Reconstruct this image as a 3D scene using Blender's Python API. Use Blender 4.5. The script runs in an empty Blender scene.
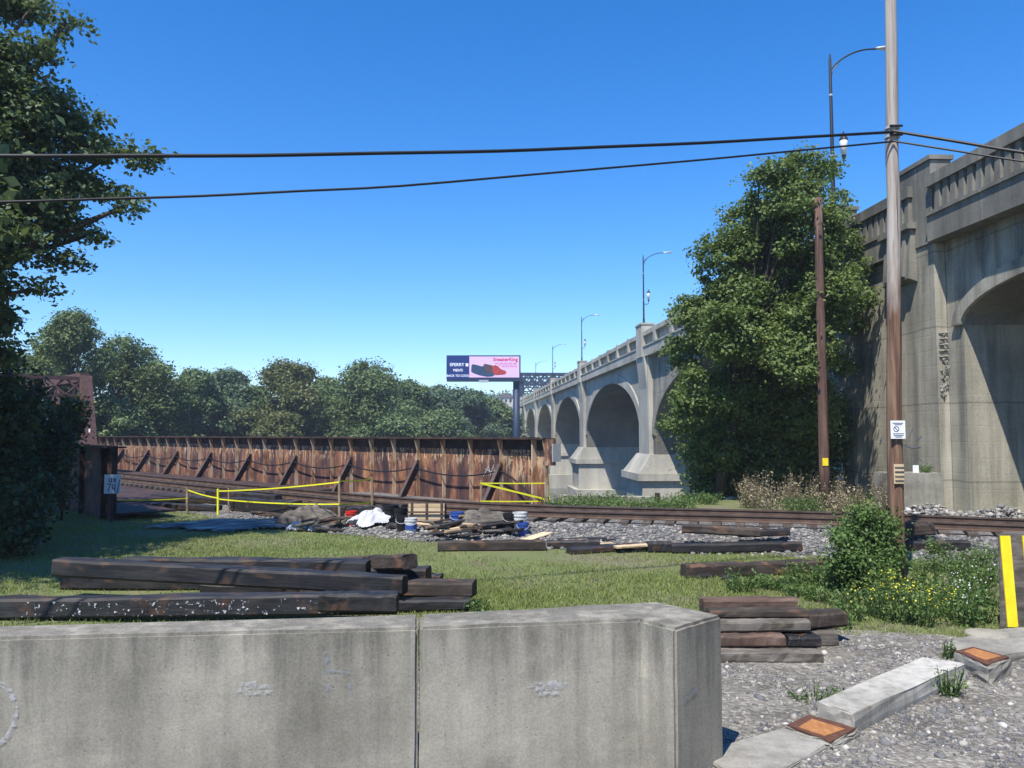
import bpy, bmesh, math, random
import numpy as np
from mathutils import Vector, Matrix
random.seed(7); rng = np.random.default_rng(7)
sc = bpy.context.scene
COL = sc.collection

# ------------------------------------------------------------------ camera, sky, sun, exposure
FPX = 800.0; HC = 2.5; PITCH = math.atan(51 / FPX)
cam_d = bpy.data.cameras.new('camera'); cam = bpy.data.objects.new('camera', cam_d); COL.objects.link(cam)
cam.location = (0, 0, HC); cam.rotation_euler = (math.pi / 2 + PITCH, 0, 0)
cam_d.sensor_width = 36; cam_d.lens = 36 * FPX / 1024; cam_d.clip_start = .1; cam_d.clip_end = 6000
sc.camera = cam
SUN = Vector((-.27, -.52, 1.0)).normalized()          # towards the sun
ELEV = math.asin(SUN.z); AZ = math.atan2(SUN.x, SUN.y)
w = bpy.data.worlds.new('World'); sc.world = w; w.use_nodes = True
wn = w.node_tree.nodes; wl = w.node_tree.links; wn.clear()
sky = wn.new('ShaderNodeTexSky'); sky.sky_type = 'NISHITA'; sky.sun_disc = False
sky.sun_elevation = ELEV; sky.sun_rotation = AZ % (2 * math.pi); sky.altitude = 0
sky.air_density = 1.0; sky.dust_density = .0; sky.ozone_density = 6.0
bg = wn.new('ShaderNodeBackground'); bg.inputs['Strength'].default_value = .14
wo = wn.new('ShaderNodeOutputWorld'); hs = wn.new('ShaderNodeHueSaturation'); hs.inputs['Saturation'].default_value = 1.31; hs.inputs['Hue'].default_value = .506; wl.new(sky.outputs[0], hs.inputs['Color']); wl.new(hs.outputs[0], bg.inputs[0]); wl.new(bg.outputs[0], wo.inputs[0])
sd = bpy.data.lights.new('sun', 'SUN'); sd.energy = 4.8; sd.angle = math.radians(.53); sd.color = (1, .95, .87)
so = bpy.data.objects.new('sun', sd); COL.objects.link(so); so.location = (-20, -30, 50)
so.rotation_euler = (-SUN).to_track_quat('-Z', 'Y').to_euler()
sc.view_settings.view_transform = 'Standard'; sc.view_settings.look = 'None'
sc.view_settings.exposure = 0.64; sc.view_settings.gamma = 1.0; sc.view_settings.use_curve_mapping = False

# ------------------------------------------------------------------ helpers
CF = Vector((0, math.cos(PITCH), math.sin(PITCH))); CU = Vector((0, -math.sin(PITCH), math.cos(PITCH)))
def ray(x, y): return CF + Vector(((x - 512) / FPX, 0, 0)) + CU * ((384 - y) / FPX)
def G(x, y, z=0.0):                                    # where a sight line meets height z (used once to measure the place)
    d = ray(x, y); t = (z - HC) / d.z; return Vector((d.x * t, d.y * t, z))
def P(x, y, Y):
    d = ray(x, y); t = Y / d.y; return Vector((d.x * t, Y, HC + d.z * t))
def nm(v):
    v = Vector(v); return v.normalized()

class MB:
    def __init__(s): s.v = []; s.f = []
    def add(s, vs, fs):
        b = len(s.v); s.v += [tuple(p) for p in vs]; s.f += [tuple(i + b for i in f) for f in fs]; return s
    def frame_box(s, c, ax, ay, az):                  # half-extent vectors
        c = Vector(c); ax = Vector(ax); ay = Vector(ay); az = Vector(az)
        if ax.cross(ay).dot(az) < 0: ax = -ax
        q = [c + i * ax + j * ay + k * az for k in (-1, 1) for j in (-1, 1) for i in (-1, 1)]
        return s.add(q, [(0, 2, 3, 1), (4, 5, 7, 6), (0, 1, 5, 4), (2, 6, 7, 3), (0, 4, 6, 2), (1, 3, 7, 5)])
    def box(s, x0, x1, y0, y1, z0, z1):
        return s.frame_box(((x0 + x1) / 2, (y0 + y1) / 2, (z0 + z1) / 2), ((x1 - x0) / 2, 0, 0), (0, (y1 - y0) / 2, 0), (0, 0, (z1 - z0) / 2))
    def bar(s, p0, p1, wd, ht, up=(0, 0, 1)):
        p0 = Vector(p0); p1 = Vector(p1); d = p1 - p0; n = d.normalized(); up = Vector(up)
        sd_ = n.cross(up)
        if sd_.length < 1e-4: sd_ = n.cross(Vector((1, 0, 0)))
        sd_.normalize(); u = sd_.cross(n)
        return s.frame_box((p0 + p1) / 2, d / 2, sd_ * wd / 2, u * ht / 2)
    def tube(s, pts, r, n=8, cap=True):
        pts = [Vector(p) for p in pts]; m = len(pts)
        rr = r if hasattr(r, '__len__') else [r] * m
        b = len(s.v); prev = None
        for i, p in enumerate(pts):
            t = (pts[min(i + 1, m - 1)] - pts[max(i - 1, 0)]).normalized()
            if prev is None:
                a = t.cross(Vector((0, 0, 1)))
                if a.length < .05: a = t.cross(Vector((1, 0, 0)))
            else: a = prev - t * prev.dot(t)
            a.normalize(); prev = a; c = t.cross(a)
            for k in range(n):
                th = 2 * math.pi * k / n; s.v.append(tuple(p + (a * math.cos(th) + c * math.sin(th)) * rr[i]))
        for i in range(m - 1):
            for k in range(n):
                k2 = (k + 1) % n; s.f.append((b + i * n + k, b + i * n + k2, b + (i + 1) * n + k2, b + (i + 1) * n + k))
        if cap:
            s.f.append(tuple(b + k for k in reversed(range(n)))); s.f.append(tuple(b + (m - 1) * n + k for k in range(n)))
        return s
    def lathe(s, prof, c=(0, 0, 0), n=16):             # prof [(r,z)]
        b = len(s.v)
        for r, z in prof:
            for k in range(n):
                a = 2 * math.pi * k / n; s.v.append((c[0] + r * math.cos(a), c[1] + r * math.sin(a), c[2] + z))
        for i in range(len(prof) - 1):
            for k in range(n):
                k2 = (k + 1) % n; s.f.append((b + i * n + k, b + i * n + k2, b + (i + 1) * n + k2, b + (i + 1) * n + k))
        s.f.append(tuple(b + k for k in reversed(range(n)))); s.f.append(tuple(b + (len(prof) - 1) * n + k for k in range(n)))
        return s
    def prism(s, poly, vec):                           # polygon of 3D points pushed along vec
        poly = [Vector(p) for p in poly]; vec = Vector(vec); n = len(poly)
        nrm = Vector((0, 0, 0))
        for i in range(n): nrm += poly[i].cross(poly[(i + 1) % n])
        if nrm.dot(vec) < 0: poly = poly[::-1]
        b = len(s.v); s.v += [tuple(p) for p in poly] + [tuple(p + vec) for p in poly]
        s.f.append(tuple(b + i for i in reversed(range(n)))); s.f.append(tuple(b + n + i for i in range(n)))
        for i in range(n):
            j = (i + 1) % n; s.f.append((b + i, b + j, b + n + j, b + n + i))
        return s
    def build(s, name, m, parent=None, smooth=False, bevel=0, segs=1, origin=None):
        if parent is not None: o = parent.get('_o'); org = Vector(o) if o is not None else Vector((0, 0, 0))
        elif origin is not None: org = Vector(origin)
        else:
            a = np.array(s.v); lo = a.min(0); hi = a.max(0); org = Vector(((lo[0] + hi[0]) / 2, (lo[1] + hi[1]) / 2, lo[2]))
        me = bpy.data.meshes.new(name)
        me.from_pydata([(p[0] - org.x, p[1] - org.y, p[2] - org.z) for p in s.v], [], s.f)
        if bevel:
            bm = bmesh.new(); bm.from_mesh(me)
            bmesh.ops.bevel(bm, geom=bm.edges[:], offset=bevel, segments=segs, affect='EDGES', clamp_overlap=True)
            bm.to_mesh(me); bm.free()
        me.materials.append(M[m] if isinstance(m, str) else m)
        if smooth: me.polygons.foreach_set('use_smooth', [True] * len(me.polygons))
        ob = bpy.data.objects.new(name, me); COL.objects.link(ob)
        if parent is not None: ob.parent = parent
        else: ob.location = org
        ob['_o'] = list(org)
        return ob

def tag(o, label, cat, group=None, kind=None):
    o['label'] = label; o['category'] = cat
    if group: o['group'] = group
    if kind: o['kind'] = kind
    return o
def struct(o): o['kind'] = 'structure'; return o
def thing(name, label, cat, loc, group=None):
    o = bpy.data.objects.new(name, None); COL.objects.link(o); o.location = loc; o['_o'] = list(loc); o.empty_display_size = .2
    return tag(o, label, cat, group)
def dup(root, loc, rotz=0.0, label=None, group=None, scale=1.0):
    r = root.copy(); COL.objects.link(r); r.location = loc; r.rotation_euler = (0, 0, rotz); r.scale = (scale,) * 3
    if label: r['label'] = label
    if group: r['group'] = group
    for ch in list(root.children):
        c = ch.copy(); COL.objects.link(c); c.parent = r
        for g in list(ch.children):
            d = g.copy(); COL.objects.link(d); d.parent = c
    return r
def fast(name, V, F, m, parent=None, rnd=None, smooth=False, origin=(0, 0, 0)):      # numpy mesh, rnd one value per vertex
    org = np.array(parent['_o'] if parent is not None else origin, float)
    V = np.asarray(V, np.float32) - org.astype(np.float32); F = np.asarray(F, np.int32); k = F.shape[1]
    me = bpy.data.meshes.new(name)
    me.vertices.add(len(V)); me.vertices.foreach_set('co', V.ravel())
    me.loops.add(F.size); me.loops.foreach_set('vertex_index', F.ravel())
    me.polygons.add(len(F)); me.polygons.foreach_set('loop_start', np.arange(0, F.size, k, dtype=np.int32))
    if smooth: me.polygons.foreach_set('use_smooth', np.ones(len(F), bool))
    me.update(calc_edges=True)
    if rnd is not None:
        at = me.attributes.new('rnd', 'FLOAT', 'POINT'); at.data.foreach_set('value', np.asarray(rnd, np.float32))
    me.materials.append(M[m] if isinstance(m, str) else m)
    ob = bpy.data.objects.new(name, me); COL.objects.link(ob)
    if parent is not None: ob.parent = parent
    else: ob.location = tuple(org)
    ob['_o'] = [float(q) for q in org]
    return ob

# ------------------------------------------------------------------ materials
M = {}
class NT:
    def __init__(s, name):
        s.m = bpy.data.materials.new(name); s.m.use_nodes = True; M[name] = s.m
        s.n = s.m.node_tree.nodes; s.l = s.m.node_tree.links; s.n.clear()
        s.out = s.n.new('ShaderNodeOutputMaterial'); s.p = s.n.new('ShaderNodeBsdfPrincipled')
        s.l.new(s.p.outputs[0], s.out.inputs[0]); s.p.inputs['Specular IOR Level'].default_value = .3
        s.tc = s.n.new('ShaderNodeTexCoord'); s.co = s.tc.outputs['Object']
    def node(s, t, **k):
        n = s.n.new(t)
        for a, b in k.items(): setattr(n, a, b)
        return n
    def world(s):
        g = s.node('ShaderNodeNewGeometry'); s.co = g.outputs['Position']; return s
    def mapped(s, scale=(1, 1, 1), rot=(0, 0, 0), loc=(0, 0, 0)):
        mp = s.node('ShaderNodeMapping'); s.l.new(s.co, mp.inputs[0])
        mp.inputs['Scale'].default_value = scale; mp.inputs['Rotation'].default_value = rot; mp.inputs['Location'].default_value = loc
        return mp.outputs[0]
    def noise(s, scale, detail=6, rough=.6, vec=None, dist=0):
        t = s.node('ShaderNodeTexNoise'); t.inputs['Scale'].default_value = scale; t.inputs['Detail'].default_value = detail
        t.inputs['Roughness'].default_value = rough; t.inputs['Distortion'].default_value = dist
        s.l.new(vec or s.co, t.inputs['Vector']); return t.outputs[0]
    def voro(s, scale, vec=None, feature='F1'):
        t = s.node('ShaderNodeTexVoronoi', feature=feature); t.inputs['Scale'].default_value = scale
        s.l.new(vec or s.co, t.inputs['Vector']); return t
    def ramp(s, fac, stops, interp='LINEAR'):
        r = s.node('ShaderNodeValToRGB'); r.color_ramp.interpolation = interp
        e = r.color_ramp.elements
        while len(e) < len(stops): e.new(.5)
        for i, (p, c) in enumerate(stops):
            e[i].position = p; e[i].color = (c[0], c[1], c[2], 1) if hasattr(c, '__len__') else (c, c, c, 1)
        s.l.new(fac, r.inputs[0]); return r.outputs[0]
    def mix(s, fac, a, b, mode='MIX'):
        x = s.node('ShaderNodeMix', data_type='RGBA', blend_type=mode)
        for sock, val in ((x.inputs[0], fac), (x.inputs[6], a), (x.inputs[7], b)):
            if hasattr(val, 'is_linked'): s.l.new(val, sock)
            elif hasattr(val, '__len__'): sock.default_value = (val[0], val[1], val[2], 1)
            else: sock.default_value = val
        return x.outputs[2]
    def math(s, op, a, b=0.0, clamp=False):
        x = s.node('ShaderNodeMath', operation=op); x.use_clamp = clamp
        for sock, val in ((x.inputs[0], a), (x.inputs[1], b)):
            if hasattr(val, 'is_linked'): s.l.new(val, sock)
            else: sock.default_value = val
        return x.outputs[0]
    def bump(s, h, strength=.4, dist=.02):
        b = s.node('ShaderNodeBump'); b.inputs['Strength'].default_value = strength; b.inputs['Distance'].default_value = dist
        s.l.new(h, b.inputs['Height']); s.l.new(b.outputs[0], s.p.inputs['Normal']); return s
    def col(s, c):
        if hasattr(c, 'is_linked'): s.l.new(c, s.p.inputs['Base Color'])
        else: s.p.inputs['Base Color'].default_value = (c[0], c[1], c[2], 1)
        return s
    def rough(s, r, metal=0.0):
        s.p.inputs['Roughness'].default_value = r; s.p.inputs['Metallic'].default_value = metal; return s
    def rand(s): return s.node('ShaderNodeObjectInfo').outputs['Random']
    def attr(s, a='rnd'): return s.node('ShaderNodeAttribute', attribute_name=a).outputs['Fac']

def concrete(name, c0, c1, c2, streak=.5, pit=1.0, sc_=1.0, lines=0.0, dark=(.05, .048, .043), drip=None):
    t = NT(name).world()
    big = t.noise(.55 * sc_, 7, .62)
    base = t.ramp(big, [(.3, c0), (.52, c1), (.72, c2)])
    st = t.noise(1.0, 5, .6, t.mapped((3.2 * sc_, 3.2 * sc_, .22 * sc_)))
    stm = t.ramp(st, [(.42, 0), (.68, 1)])
    base = t.mix(t.math('MULTIPLY', stm, streak), base, dark)
    st2 = t.ramp(t.noise(1.0, 4, .55, t.mapped((4.6 * sc_, 4.6 * sc_, .16 * sc_), loc=(7, 3, 1))), [(.58, 0), (.74, 1)])
    base = t.mix(t.math('MULTIPLY', st2, streak * .7), base, (.50, .47, .40))
    if drip:                                           # grime washed down from the top edge
        g0 = t.node('ShaderNodeSeparateXYZ'); t.l.new(t.co, g0.inputs[0])
        dn = t.noise(1.0, 4, .6, t.mapped((drip[2], drip[2], .35), loc=(1, 9, 0)))
        dz = t.math('ADD', t.math('DIVIDE', t.math('SUBTRACT', g0.outputs[2], drip[0]), drip[1]), t.math('MULTIPLY', t.math('SUBTRACT', dn, .5), 3.2))
        dm = t.math('MULTIPLY', t.ramp(dz, [(.35, 0), (1, .62)]), t.ramp(t.noise(3 * sc_, 5, .7), [(.3, .55), (.6, 1)]))
        base = t.mix(dm, base, dark)
    fine = t.noise(38 * sc_, 4, .7)
    base = t.mix(.55, base, t.ramp(fine, [(.3, .25), (.7, .75)]), 'SOFT_LIGHT')
    vo = t.voro(16 * sc_); pits = t.ramp(vo.outputs['Distance'], [(.05, 0), (.13, 1)])
    pm = t.ramp(t.noise(4 * sc_, 2), [(.5, 1), (.62, 0)])
    pits = t.math('MAXIMUM', pits, pm)
    base = t.mix(1.0, base, t.mix(pits, (.25, .24, .23), (1, 1, 1)), 'MULTIPLY')
    h = t.math('ADD', t.math('MULTIPLY', fine, .35), t.math('MULTIPLY', pits, .5 * pit))
    if lines:
        g = t.node('ShaderNodeSeparateXYZ'); t.l.new(t.co, g.inputs[0])
        wv = t.math('ADD', g.outputs[2], t.math('MULTIPLY', t.noise(.8, 2), .12))
        fr = t.math('FRACT', t.math('DIVIDE', wv, lines)); ln = t.ramp(t.math('ABSOLUTE', t.math('SUBTRACT', fr, .5)), [(.0, 1), (.016, 0)])
        base = t.mix(t.math('MULTIPLY', ln, .55), base, (.06, .055, .05))
        bd = t.ramp(t.math('FRACT', t.math('DIVIDE', wv, lines * .2)), [(0, 0), (.06, 1), (.94, 1), (1, 0)])
        h = t.math('ADD', h, t.math('MULTIPLY', bd, .35))
    t.col(base).rough(.9).bump(h, .45, .012)
    return t
concrete('concrete_barrier', (.19, .176, .14), (.30, .278, .225), (.40, .37, .30), .30, 1.6, 1.5, drip=(.45, .75, 5.0))
concrete('concrete_shaded', (.11, .104, .09), (.18, .17, .147), (.26, .245, .21), .3, .4, .22)  # deep arch shade put into a darker concrete for vaults and river piers
concrete('concrete_viaduct', (.18, .166, .13), (.345, .318, .25), (.47, .435, .345), .6, .9, .6, lines=2.35, drip=(5.5, 4.5, 1.6))
concrete('concrete_parapet', (.10, .095, .08), (.19, .18, .15), (.27, .255, .21), .45, .8, .8)
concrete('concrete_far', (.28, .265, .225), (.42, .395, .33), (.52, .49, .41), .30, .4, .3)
concrete('concrete_white', (.24, .225, .19), (.43, .412, .365), (.53, .51, .46), .35, .7, 3)
concrete('concrete_old', (.16, .15, .13), (.27, .255, .22), (.36, .34, .30), .3, 1, 3)

def wood(name, c0, c1, c2, grain=14.0, spots=None, r=.85):
    t = NT(name)
    rv = t.node('ShaderNodeVectorMath', operation='ADD'); rn = t.node('ShaderNodeCombineXYZ')
    t.l.new(t.math('MULTIPLY', t.rand(), 37.0), rn.inputs[0]); t.l.new(t.co, rv.inputs[0]); t.l.new(rn.outputs[0], rv.inputs[1])
    t.co = rv.outputs[0]
    g = t.noise(1.0, 6, .65, t.mapped((1.1, grain, grain)))
    b = t.noise(2.3, 4, .6)
    base = t.ramp(t.math('ADD', t.math('MULTIPLY', g, .6), t.math('MULTIPLY', b, .4)), [(.33, c0), (.5, c1), (.68, c2)])
    base = t.mix(.5, base, t.ramp(t.rand(), [(0, .32), (1, .68)]), 'SOFT_LIGHT')
    if spots: base = t.mix(t.ramp(t.noise(3.1, 3, .5, t.mapped((1, 1.6, 1.6), loc=(3, 1, 5))), [(.56, 0), (.66, .75)]), base, spots)
    t.col(base).rough(r).bump(g, .7, .012); return t
wood('timber_black', (.009, .009, .011), (.022, .021, .022), (.052, .047, .043), 14, (.075, .042, .026), .6)
wood('timber_brown', (.018, .014, .012), (.046, .036, .029), (.11, .088, .07), 14, (.16, .085, .05))
wood('timber_grey', (.04, .034, .028), (.115, .10, .085), (.24, .22, .19), 14, (.05, .045, .03))
wood('timber_red', (.035, .024, .018), (.095, .06, .045), (.17, .115, .088), 14, (.05, .04, .032))
wood('wood_pale', (.38, .27, .16), (.56, .42, .26), (.66, .53, .36), 10)
wood('wood_stake', (.16, .11, .07), (.27, .19, .12), (.36, .27, .18), 10)
wood('tie_wood', (.03, .025, .022), (.075, .06, .05), (.14, .12, .10), 14)

def plain(name, c, r=.6, metal=0, var=.25, sc_=6, bump=.15):
    t = NT(name); n = t.noise(sc_, 5, .6)
    t.col(t.mix(var, c, t.ramp(n, [(.25, .1), (.75, .9)]), 'SOFT_LIGHT')).rough(r, metal)
    if bump: t.bump(n, bump, .01)
    return t
plain('steel_black', (.018, .02, .024), .45, 0)
plain('steel_navy', (.02, .035, .075), .5)
plain('truss_blue', (.02, .035, .06), .6)
plain('metal_grey', (.45, .46, .47), .4, .3)
plain('glass_lamp', (.75, .76, .74), .25)
plain('yellow_tape', (.80, .78, .03), .45, 0, .15, 20)
plain('yellow_paint', (.80, .62, .02), .6, 0, .5, 9)
plain('white_paint', (.76, .76, .75), .6, 0, .35, 12)
plain('white_cloth', (.46, .46, .48), .8, 0, .2, 9)
plain('red_plastic', (.55, .03, .02), .35)
plain('blue_plastic', (.03, .08, .30), .35)
plain('white_plastic', (.58, .58, .55), .5, 0, .6, 9)
plain('black_plastic', (.015, .015, .017), .4)
plain('cable_black', (.012, .012, .014), .5)
t = NT('tarp_blue').world(); n = t.noise(2.2, 5, .6, t.mapped((.6, 2.2, 1))); t.col(t.ramp(n, [(.4, (.05, .045, .04)), (.54, (.11, .10, .09)), (.66, (.42, .40, .37))])).rough(.5).bump(n, .5, .03)
plain('print_pink', (.74, .50, .74), .5, 0, 0, 1, 0)
plain('print_navy', (.008, .03, .16), .5, 0, 0, 1, 0)
plain('print_white', (.85, .86, .9), .5, 0, 0, 1, 0)
plain('print_red', (.62, .02, .13), .5, 0, 0, 1, 0)
plain('shoe_blue', (.03, .06, .12), .5, 0, .5, 2, 0)
plain('shoe_red', (.42, .05, .045), .5, 0, .5, 2, 0)
plain('shoe_brown', (.10, .055, .06), .5, 0, .5, 2, 0)
plain('print_dark', (.03, .05, .14), .6, 0, 0, 1, 0)
plain('graffiti_blue', (.20, .24, .30), .8, 0, .6, 20)
plain('graffiti_pale', (.37, .37, .365), .8, 0, .6, 25)
def worn(name, c, scale, lo, hi, amount, stretch=(1, 1, 1)):      # thin worn paint: the surface below shows through
    t = NT(name).world(); t.col(c).rough(.8); tr = t.node('ShaderNodeBsdfTransparent'); mx = t.node('ShaderNodeMixShader')
    t.l.new(t.math('MULTIPLY', t.ramp(t.noise(scale, 5, .65, t.mapped(stretch)), [(lo, 0), (hi, 1)]), amount), mx.inputs[0])
    t.l.new(tr.outputs[0], mx.inputs[1]); t.l.new(t.p.outputs[0], mx.inputs[2]); t.l.new(mx.outputs[0], t.out.inputs[0])
worn('chalk_pale', (.52, .53, .54), 30, .42, .62, .55); worn('chalk_blue', (.24, .29, .38), 26, .45, .62, .6)
worn('paint_worn', (.62, .64, .66), 17, .60, .66, .95, (1, 1, 1.0))
plain('rust_frame', (.10, .045, .03), .85, 0, .6, 14, .4)
plain('rust_orange', (.34, .15, .055), .85, 0, .6, 18, .4)
plain('truss_rust', (.105, .058, .05), .8, 0, .5, 5, .2)
plain('house_wall', (.50, .46, .40), .9)
plain('house_roof', (.14, .11, .10), .9)
plain('pane', (.03, .035, .05), .2)
plain('asphalt', (.05, .05, .052), .95)

def rust(name, pkt, upt):
    t = NT(name).world()
    v = t.mapped((1.6, 1.6, .55)); n = t.noise(1.3, 7, .65, v)
    st = t.noise(1.0, 5, .6, t.mapped((7, 7, .5)))
    base = t.ramp(n, [(.33, (.032, .022, .026)), (.46, (.075, .040, .038)), (.55, (.19, .085, .052)), (.68, (.42, .21, .10))])
    g = t.node('ShaderNodeSeparateXYZ'); t.l.new(t.co, g.inputs[0])
    # old pale paint left in peeling runs below the flange
    up = t.ramp(t.math('ADD', t.math('DIVIDE', g.outputs[2], 2.6), t.math('MULTIPLY', t.math('SUBTRACT', st, .5), 1.1)), [(upt, 0), (upt + .18, 1)])
    pk = t.ramp(t.noise(5.5, 5, .7, t.mapped((1.6, 1.6, .5), loc=(4, 0, 2))), [(pkt, 0), (pkt + .06, 1)])
    rg = t.ramp(t.noise(.16, 2, .5), [(.36, .25), (.5, 1)])
    base = t.mix(t.math('MULTIPLY', t.math('MULTIPLY', up, pk), rg), base, (.58, .42, .26))
    runs = t.ramp(st, [(.57, 0), (.70, 1)])
    base = t.mix(t.math('MULTIPLY', runs, .65), base, (.27, .105, .045))
    t.col(base).rough(.85).bump(t.noise(30, 4, .7), .4, .01)
rust('rust_plate', .515, .52); rust('rust_pale', .45, .40)
t = NT('rust_edge').world(); n = t.noise(3, 6, .65, t.mapped((1, 1, .5)))
t.col(t.ramp(n, [(.30, (.16, .08, .05)), (.43, (.38, .21, .11)), (.54, (.58, .43, .29)), (.75, (.60, .52, .42))])).rough(.85).bump(n, .3, .01)
plain('brace_steel_lit', (.085, .06, .055), .8, 0, .6, 6, .2)
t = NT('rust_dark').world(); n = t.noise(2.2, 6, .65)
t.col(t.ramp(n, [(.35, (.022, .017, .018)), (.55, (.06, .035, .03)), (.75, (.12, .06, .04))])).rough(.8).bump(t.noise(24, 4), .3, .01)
t = NT('rail_steel').world(); n = t.noise(3, 5, .6)
t.col(t.ramp(n, [(.3, (.05, .032, .024)), (.7, (.13, .085, .062))])).rough(.7).bump(t.noise(30, 3), .2, .004)
t = NT('rail_top').world(); t.col((.12, .115, .11)).rough(.45, .6)

t = NT('pole_wood')                                   # peeled brown below, weathered grey above
g = t.node('ShaderNodeSeparateXYZ'); t.l.new(t.co, g.inputs[0])
gr = t.noise(1.0, 6, .65, t.mapped((13, 13, .55)))
brown = t.ramp(gr, [(.32, (.055, .030, .020)), (.5, (.15, .082, .053)), (.68, (.29, .19, .13))])
grey = t.ramp(gr, [(.3, (.20, .165, .14)), (.5, (.36, .315, .275)), (.7, (.47, .42, .37))])
hz = t.math('ADD', g.outputs[2], t.math('MULTIPLY', t.math('SUBTRACT', t.noise(1, 4, .6, t.mapped((6, 6, .7))), .5), 3.4))
base = t.mix(t.ramp(t.math('DIVIDE', hz, 10.0), [(.46, 0), (.56, 1)]), brown, grey)
ck = t.ramp(t.noise(1.0, 3, .6, t.mapped((22, 22, .5), loc=(2, 5, 0))), [(.62, 0), (.68, 1)])
base = t.mix(t.math('MULTIPLY', ck, .7), base, (.03, .02, .015))
t.col(base).rough(.85).bump(gr, .7, .02)
t = NT('pole_red'); gr = t.noise(1.0, 6, .65, t.mapped((11, 11, .6)))
t.col(t.ramp(gr, [(.32, (.05, .028, .022)), (.5, (.11, .062, .048)), (.7, (.21, .135, .105))])).rough(.85).bump(gr, .6, .02)
t = NT('bark'); gr = t.noise(1.0, 6, .7, t.mapped((9, 9, 1.6)))
t.col(t.ramp(gr, [(.3, (.025, .02, .016)), (.7, (.10, .083, .066))])).rough(.9).bump(gr, .8, .03)

def leafmat(name, stops, trans=.35, patch=0.0):
    t = NT(name); a = t.attr()
    f = a
    if patch:
        gm = t.node('ShaderNodeNewGeometry'); t.co = gm.outputs['Position']
        f = t.math('ADD', t.math('MULTIPLY', a, 1 - patch), t.math('MULTIPLY', t.noise(.9, 3), patch))
    c = t.ramp(f, stops)
    t.col(c).rough(.55)
    tr = t.node('ShaderNodeBsdfTranslucent'); t.l.new(t.mix(.4, c, (.20, .26, .02)), tr.inputs[0])
    mx = t.node('ShaderNodeMixShader'); mx.inputs[0].default_value = trans
    t.l.new(t.p.outputs[0], mx.inputs[1]); t.l.new(tr.outputs[0], mx.inputs[2]); t.l.new(mx.outputs[0], t.out.inputs[0])
    return t
leafmat('leaf_maple', [(0, (.05, .085, .042)), (.5, (.095, .145, .063)), (1, (.165, .215, .10))], .3)
leafmat('leaf_vine', [(0, (.050, .092, .026)), (.5, (.125, .188, .05)), (1, (.24, .29, .095))], .36, .25)
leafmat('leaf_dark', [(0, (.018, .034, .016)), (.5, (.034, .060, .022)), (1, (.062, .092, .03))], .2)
leafmat('leaf_far_dark', [(0, (.052, .088, .036)), (.5, (.105, .155, .053)), (1, (.18, .225, .078))], .25)
leafmat('leaf_far_mid', [(0, (.062, .11, .048)), (.5, (.118, .18, .07)), (1, (.185, .245, .095))], .25)
leafmat('leaf_far_olive', [(0, (.07, .085, .03)), (.5, (.12, .135, .045)), (1, (.18, .185, .065))], .25)
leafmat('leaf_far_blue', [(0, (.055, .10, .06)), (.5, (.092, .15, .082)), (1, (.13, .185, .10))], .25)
leafmat('leaf_bush', [(0, (.04, .085, .022)), (.5, (.09, .16, .04)), (1, (.16, .235, .07))], .3)
leafmat('leaf_weed', [(0, (.055, .10, .03)), (.5, (.10, .17, .045)), (1, (.17, .24, .075))], .3)
leafmat('flower_yellow', [(0, (.55, .50, .03)), (1, (.75, .70, .06))], .2)
leafmat('flower_white', [(0, (.62, .64, .58)), (1, (.75, .76, .7))], .2)
leafmat('brush_dry', [(0, (.17, .135, .08)), (.5, (.27, .225, .145)), (1, (.36, .31, .20))], .1)
leafmat('grass_blade', [(0, (.12, .155, .04)), (.45, (.19, .24, .06)), (.82, (.25, .285, .088)), (1, (.38, .34, .16))], .3, .45)

t = NT('soil_grass').world(); n = t.noise(1.1, 7, .65); f = t.noise(24, 5, .7); n2 = t.noise(.35, 4, .6)
c = t.ramp(n, [(.34, (.15, .135, .075)), (.5, (.13, .16, .055)), (.64, (.165, .175, .075))])
c = t.mix(t.ramp(n2, [(.48, 0), (.64, .75)]), c, (.19, .16, .115))
t.col(t.mix(.6, c, t.ramp(f, [(.3, .2), (.7, .8)]), 'SOFT_LIGHT')).rough(.95).bump(f, .8, .04)
t = NT('gravel').world(); vo = t.voro(26); f = t.noise(60, 4, .7); n = t.noise(1.2, 5, .6)
sp = t.node('ShaderNodeSeparateColor'); t.l.new(vo.outputs['Color'], sp.inputs[0])
c = t.mix(.8, t.ramp(n, [(.35, (.16, .145, .122)), (.5, (.23, .212, .182)), (.65, (.32, .295, .25))]), t.ramp(sp.outputs[0], [(0, .2), (.8, .55), (1, .95)]), 'SOFT_LIGHT')
t.col(c).rough(.95).bump(t.math('SUBTRACT', f, vo.outputs['Distance']), .8, .03)
t = NT('stone'); a = t.attr(); t.world()
c = t.ramp(a, [(0, (.08, .085, .095)), (.35, (.17, .165, .16)), (.62, (.25, .232, .205)), (.86, (.35, .325, .285)), (1, (.60, .585, .56))])
t.col(t.mix(.5, c, t.ramp(t.noise(45, 3), [(.3, .3), (.7, .7)]), 'SOFT_LIGHT')).rough(.9)
t = NT('ballast_mat').world(); vo = t.voro(17); sp = t.node('ShaderNodeSeparateColor'); t.l.new(vo.outputs['Color'], sp.inputs[0])
t.col(t.ramp(sp.outputs[0], [(0, (.10, .095, .09)), (.6, (.19, .18, .165)), (1, (.31, .295, .275))])).rough(.95).bump(t.math('SUBTRACT', t.noise(40, 3), vo.outputs['Distance']), 1, .05)
t = NT('river_water'); t.col((.02, .035, .035)).rough(.08); t.bump(t.noise(.8, 4), .15, .1)
t = NT('far_ground').world(); n = t.noise(.02, 5); t.col(t.ramp(n, [(.3, (.05, .08, .03)), (.7, (.09, .12, .05))])).rough(.95)
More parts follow.
